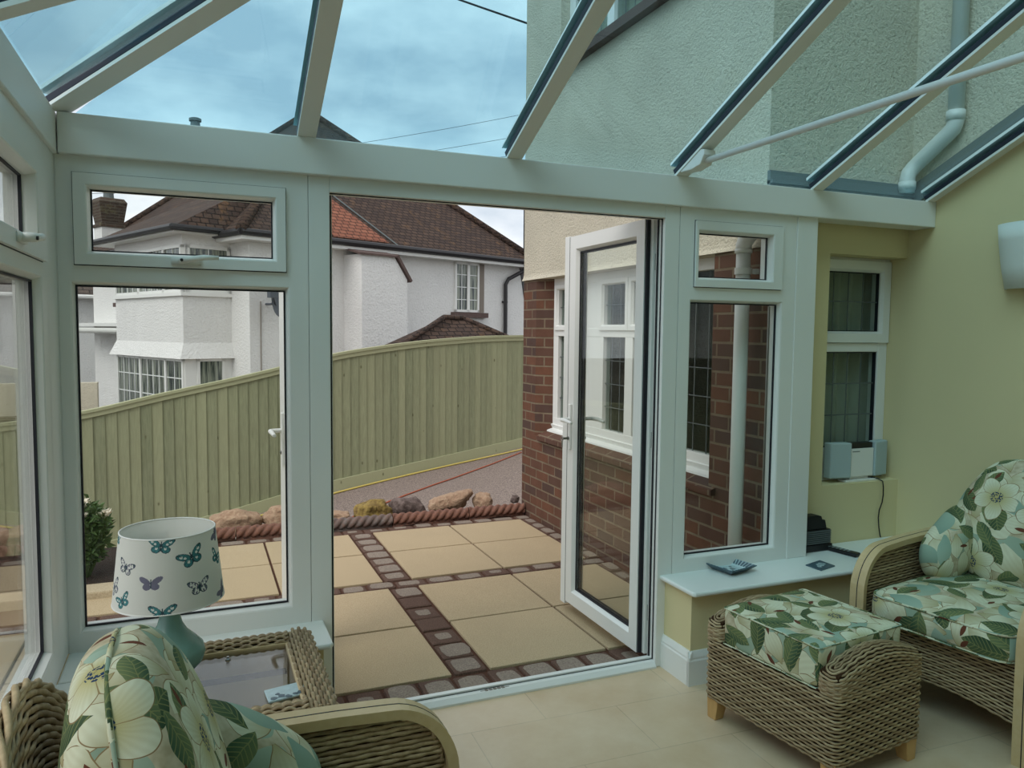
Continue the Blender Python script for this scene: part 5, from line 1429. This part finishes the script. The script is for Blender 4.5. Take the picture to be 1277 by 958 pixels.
# bay roof edge
mb = MB(); mb.add([(ba - .3, b0_ - .3, 3.30), (0, b0_ - .3, 3.30), (0, b1_ + .6, 3.30), (ba - .3, b1_ + .6, 3.30), (1.4, b0_ + .5, 4.75), (1.4, b1_ - .2, 4.75)], [(0, 1, 4), (3, 0, 4, 5), (2, 3, 5), (0, 3, 2, 1)])
mb.build('bay_roof', M['rooftile'], hs)
q = MB().tube([(ba - .3, b1_ + .6, 3.30), (ba - .3, b0_ - .3, 3.30), (-.3, b0_ - .3, 3.30)], .06, 8); q.build('gutter', M['gutter'], hs)
MB().box(ba - .26, 0, b0_ - .26, b1_ + .5, 3.22, 3.29).build('soffit', M['pvc2'], hs)
# left part of the left facade: canopy and small windows beside the bay
MB().box(-.55, 0, 4.4, 8.55, 1.50, 1.58).build('canopy', M['pvc2'], hs); q = MB().tube([(-.5, 4.4, 1.40), (-.5, 7.9, 1.40)], .07, 10); q.build('canopy_gutter', M['pipe'], hs)
hwindow(hs, 'x', 4.15, 5.6, 2.1, 3.05, -.01, .24, 3); MB().box(-.12, 0, 4.1, 6.6, 1.98, 2.08).build('window_cill', M['slate'], hs)
hwindow(hs, 'x', 4.15, 5.6, -.45, .95, -.01, .24, 4); MB().box(-.12, 0, 4.1, 6.5, -.57, -.46).build('window_cill', M['slate'], hs)
# chimneys
def chimney(par, x, y, z0, z1, w_, pots=1):
    c_ = MB().box(x - w_ / 2, x + w_ / 2, y - w_ / 2, y + w_ / 2, z0, z1 - .75).build('chimney', M['whiterender'], par)
    q = MB().box(x - w_ / 2 - .03, x + w_ / 2 + .03, y - w_ / 2 - .03, y + w_ / 2 + .03, z1 - .75, z1 - .67)
    q.add([(x + i * (w_ / 2 - .02), y + j * (w_ / 2 - .02), z1 - .67) for i, j in ((-1, -1), (1, -1), (1, 1), (-1, 1))] + [(x + i * (w_ / 2 + .06), y + j * (w_ / 2 + .06), z1 - .1) for i, j in ((-1, -1), (1, -1), (1, 1), (-1, 1))] + [(x + i * (w_ / 2), y + j * (w_ / 2), z1) for i, j in ((-1, -1), (1, -1), (1, 1), (-1, 1))],
          [(0, 1, 5, 4), (1, 2, 6, 5), (2, 3, 7, 6), (3, 0, 4, 7), (4, 5, 9, 8), (5, 6, 10, 9), (6, 7, 11, 10), (7, 4, 8, 11), (8, 9, 10, 11), (3, 2, 1, 0)])
    q.build('chimney_brick', M['chimbrick'], c_)
    q = MB().lathe([(0, 0), (.13, 0), (.12, .16), (.16, .17), (.16, .24), (.11, .26), (0, .26)], (x, y, z1), 14); q.build('chimney_pot', M['flash'], c_)
chimney(hs, .30, 7.9, 2.5, 4.80, .56); chimney(hs, 2.4, 7.4, 4.3, 6.95, .4)
# dish
dq_ = MB(); R_ = .40; G_ = []
for i in range(9):
    r = R_ * i / 8; G_.append([(.62 + .10 * (r / R_) ** 2 * 1.0 - .28, -.28 - .0 + r * math.cos(2 * PI * k / 28) * .55 - (r / R_) ** 2 * .06, 2.08 + r * math.sin(2 * PI * k / 28)) if False else (.34 + r * .78 * math.cos(2 * PI * k / 28), -.42 + r * .6 * math.cos(2 * PI * k / 28) - .10 * (r / R_) ** 2, 2.10 + r * math.sin(2 * PI * k / 28)) for k in range(28)])
dq_.grid(G_, closed_u=True); n0 = len(dq_.v); dq_.grid([[(x, y + .012, z) for x, y, z in r_] for r_ in G_], closed_u=True)
ds = dq_.build('satellite_dish', M['dish'], hs, smooth=True, fixn=False)
q = MB().tube([(.34, 0, 1.95), (.34, -.22, 1.95), (.34, -.38, 2.08)], .022, 8).tube([(.34, -.40, 1.86), (.0, -.85, 2.10)], .014, 6); q.box(-.08, .08, -.92, -.80, 2.04, 2.18); q.build('dish_arm', M['dish'], ds)
q = MB().tube([(.22, -.01, 2.0), (.22, -.01, -1)], .010, 6); q.build('dish_cable', M['timberblock'], ds)
hs.location = (.951, 15.304, 0); hs.rotation_euler.z = math.atan2(.412, .911)

# garage with a low hipped roof in front of the right facade
gr = empty('garage', (4.6, 14.6, -.6)); tag(gr, 'low brown hipped garage roof peeping over the fence below the upstairs window', 'garage')
MB().box(3.5, 6.1, 13.6, 15.0, -1.2, 1.10).build('walls', M['whiterender'], gr)
mb = MB(); mb.add([(3.2, 13.4, 1.05), (6.4, 13.9, 1.05), (6.0, 15.1, 1.05), (3.2, 15.1, 1.05), (4.50, 14.4, 1.72), (4.95, 14.6, 1.72)], [(0, 1, 5, 4), (1, 2, 5), (2, 3, 4, 5), (3, 0, 4), (3, 2, 1, 0)]); rg = mb.build('roof', M['rooftile'], gr)
q = MB().tube([(4.50, 14.4, 1.74), (3.2, 13.4, 1.07)], .05, 8).tube([(4.95, 14.6, 1.74), (6.4, 13.9, 1.07)], .05, 8).tube([(4.50, 14.4, 1.74), (4.95, 14.6, 1.74)], .05, 8); q.build('hip_tiles', M['rooftile'], rg, smooth=True)

# far houses and walls
def simple_house(name, c, w_, d_, z0, ze, zr, rz, wm, rm, label):
    h = empty(name, (0, 0, 0)); tag(h, label, 'house')
    MB().box(-w_ / 2, w_ / 2, 0, d_, z0, ze).build('walls', wm, h)
    mb = MB(); o = .3; mb.add([(-w_ / 2 - o, -o, ze), (w_ / 2 + o, -o, ze), (w_ / 2 + o, d_ + o, ze), (-w_ / 2 - o, d_ + o, ze), (-w_ / 2 + d_ * .35, d_ / 2, zr), (w_ / 2 - d_ * .35, d_ / 2, zr)], [(0, 1, 5, 4), (1, 2, 5), (2, 3, 4, 5), (3, 0, 4), (3, 2, 1, 0)]); mb.build('roof', rm, h)
    q = MB().tube([(-w_ / 2 - o, -o, ze), (w_ / 2 + o, -o, ze)], .06, 6); q.build('gutter', M['pvc2'], h)
    hwindow(h, 'y', -w_ * .25, -w_ * .25 + 1.2, ze - 1.5, ze - .4, -.02, .3, 3)
    h.location = c; h.rotation_euler.z = rz; return h
simple_house('house', (-4.6, 25.0, 0), 6.4, 6, -3, 2.35, 4.6, .25, M['whiterender'], M['roofgrey'], 'grey-roofed house behind the left end of the white house')
simple_house('brick_house', (15.6, 29.0, 0), 8.0, 7, -3, 3.2, 5.0, .1, M['brickfar'], M['rooftile'], 'orange brick house glimpsed between the white house and the brick corner')
simple_house('house', (-15, 19.0, 0), 9.0, 7, -4, 2.6, 5.0, .9, M['whiterender'], M['roofgrey'], 'white house beyond the left windows')
gw = empty('garden_wall', (-2.6, 15.5, -1)); tag(gw, 'pebbled garden wall on a brown brick base at the left of the white house', 'garden wall')
MB().box(-3.9, -1.62, 15.2, 15.4, -.62, .50).build('pebbled_panel', M['dash'], gw); MB().box(-3.9, -1.4, 14.9, 15.2, -2, -.05).build('brick_base', M['brickbrown'], gw)
# tv aerial on the far brick house
ae = MB().tube([(12.05, 28.0, 4.2), (12.05, 28.0, 6.9)], .03, 6).tube([(11.6, 28.0, 6.55), (13.3, 28.0, 6.45)], .02, 6)
for i in range(8): ae.tube([(11.7 + i * .2, 28.0, 6.54 - i * .008 - .18 + (.16 if i == 1 else 0) - (.25 if i == 1 else 0)), (11.7 + i * .2, 28.0, 6.54 - i * .008 + (.18 if i != 1 else .45))], .012, 5)
tag(ae.build('tv_aerial', M['wire']), 'thin rooftop television aerial against the sky right of the white roof', 'aerial')
# overhead wires
def cable(a, b, sag, label):
    P = [tuple(Vector(a).lerp(Vector(b), t) - Vector((0, 0, sag * 4 * t * (1 - t)))) for t in np.linspace(0, 1, 30)]
    tag(MB().tube(P, .0085, 5).build('overhead_wire', M['wire']), label, 'wire')
cable((2.52, 5.82, 3.95), (-6.0, 14.0, 10.0), .2, 'single dark overhead wire crossing the sky above the fence')
for i, (z0, z1) in enumerate(((8.9, 7.0), (8.0, 6.5), (7.2, 6.3))):
    cable((14, 30, z0 + 2), (-4, 34, z1 + .3), .3, ['upper', 'middle', 'lower'][i] + ' of three faint distant wires near the roof glass by the house corner')

# ================================================================== LIGHT, SKY, CAMERA
wd = bpy.data.worlds.new('overcast_sky'); sc.world = wd; wd.use_nodes = True; nt = wd.node_tree; nt.nodes.clear()
out = nt.nodes.new('ShaderNodeOutputWorld'); bg = nt.nodes.new('ShaderNodeBackground'); nt.links.new(bg.outputs[0], out.inputs[0])
tc = nt.nodes.new('ShaderNodeTexCoord'); mp = nt.nodes.new('ShaderNodeMapping'); nt.links.new(tc.outputs['Generated'], mp.inputs[0]); mp.inputs['Scale'].default_value = (1, 1, 2.2); mp.inputs['Location'].default_value = (.35, .1, .2)
nz = nt.nodes.new('ShaderNodeTexNoise'); nz.inputs['Scale'].default_value = 3.4; nz.inputs['Detail'].default_value = 7; nz.inputs['Roughness'].default_value = .52; nt.links.new(mp.outputs[0], nz.inputs['Vector'])
cr = nt.nodes.new('ShaderNodeValToRGB'); nt.links.new(nz.outputs['Fac'], cr.inputs[0])
cr.color_ramp.elements[0].position = .36; cr.color_ramp.elements[0].color = lin((176, 188, 200)); cr.color_ramp.elements[1].position = .62; cr.color_ramp.elements[1].color = lin((244, 245, 246))
# a real overcast sky is brightest overhead
sx = nt.nodes.new('ShaderNodeSeparateXYZ'); nt.links.new(tc.outputs['Generated'], sx.inputs[0])
ht = NX(nt, sx.outputs[2]).max(0.0).mapr(.35, .95, 1.2, 1.1)
nt.links.new(cr.outputs[0], bg.inputs[0]); nt.links.new((ht * 1.0).s, bg.inputs[1])
sun = bpy.data.lights.new('hazy_sun', 'SUN'); sun.energy = 1.3; sun.angle = math.radians(40); sun.color = (1.0, .97, .92)
so = bpy.data.objects.new('hazy_sun', sun); COL.objects.link(so); so.rotation_euler = (math.radians(42), 0, math.radians(-55))

cam = bpy.data.cameras.new('camera'); co_ = bpy.data.objects.new('camera', cam); COL.objects.link(co_); sc.camera = co_
yaw, pit, rol = 0.39262802, -0.0686293, 0.00987406
fwd = Vector((math.sin(yaw) * math.cos(pit), math.cos(yaw) * math.cos(pit), math.sin(pit))); rt = Vector((math.cos(yaw), -math.sin(yaw), 0)); up_ = rt.cross(fwd)
r2 = rt * math.cos(rol) + up_ * math.sin(rol); u2_ = -rt * math.sin(rol) + up_ * math.cos(rol)
co_.matrix_world = Matrix(((r2.x, u2_.x, -fwd.x, 0), (r2.y, u2_.y, -fwd.y, 0), (r2.z, u2_.z, -fwd.z, 1.472), (0, 0, 0, 1)))
cam.sensor_fit = 'HORIZONTAL'; cam.sensor_width = 36; cam.lens = 952.29 * 36 / 1277; cam.clip_start = .05; cam.clip_end = 300
sc.cycles.transparent_max_bounces = 32; sc.cycles.max_bounces = 10; sc.cycles.use_denoising = True
sc.view_settings.view_transform = 'Standard'; sc.view_settings.look = 'None'; sc.view_settings.gamma = 1; sc.view_settings.exposure = 0.25; sc.view_settings.use_curve_mapping = False
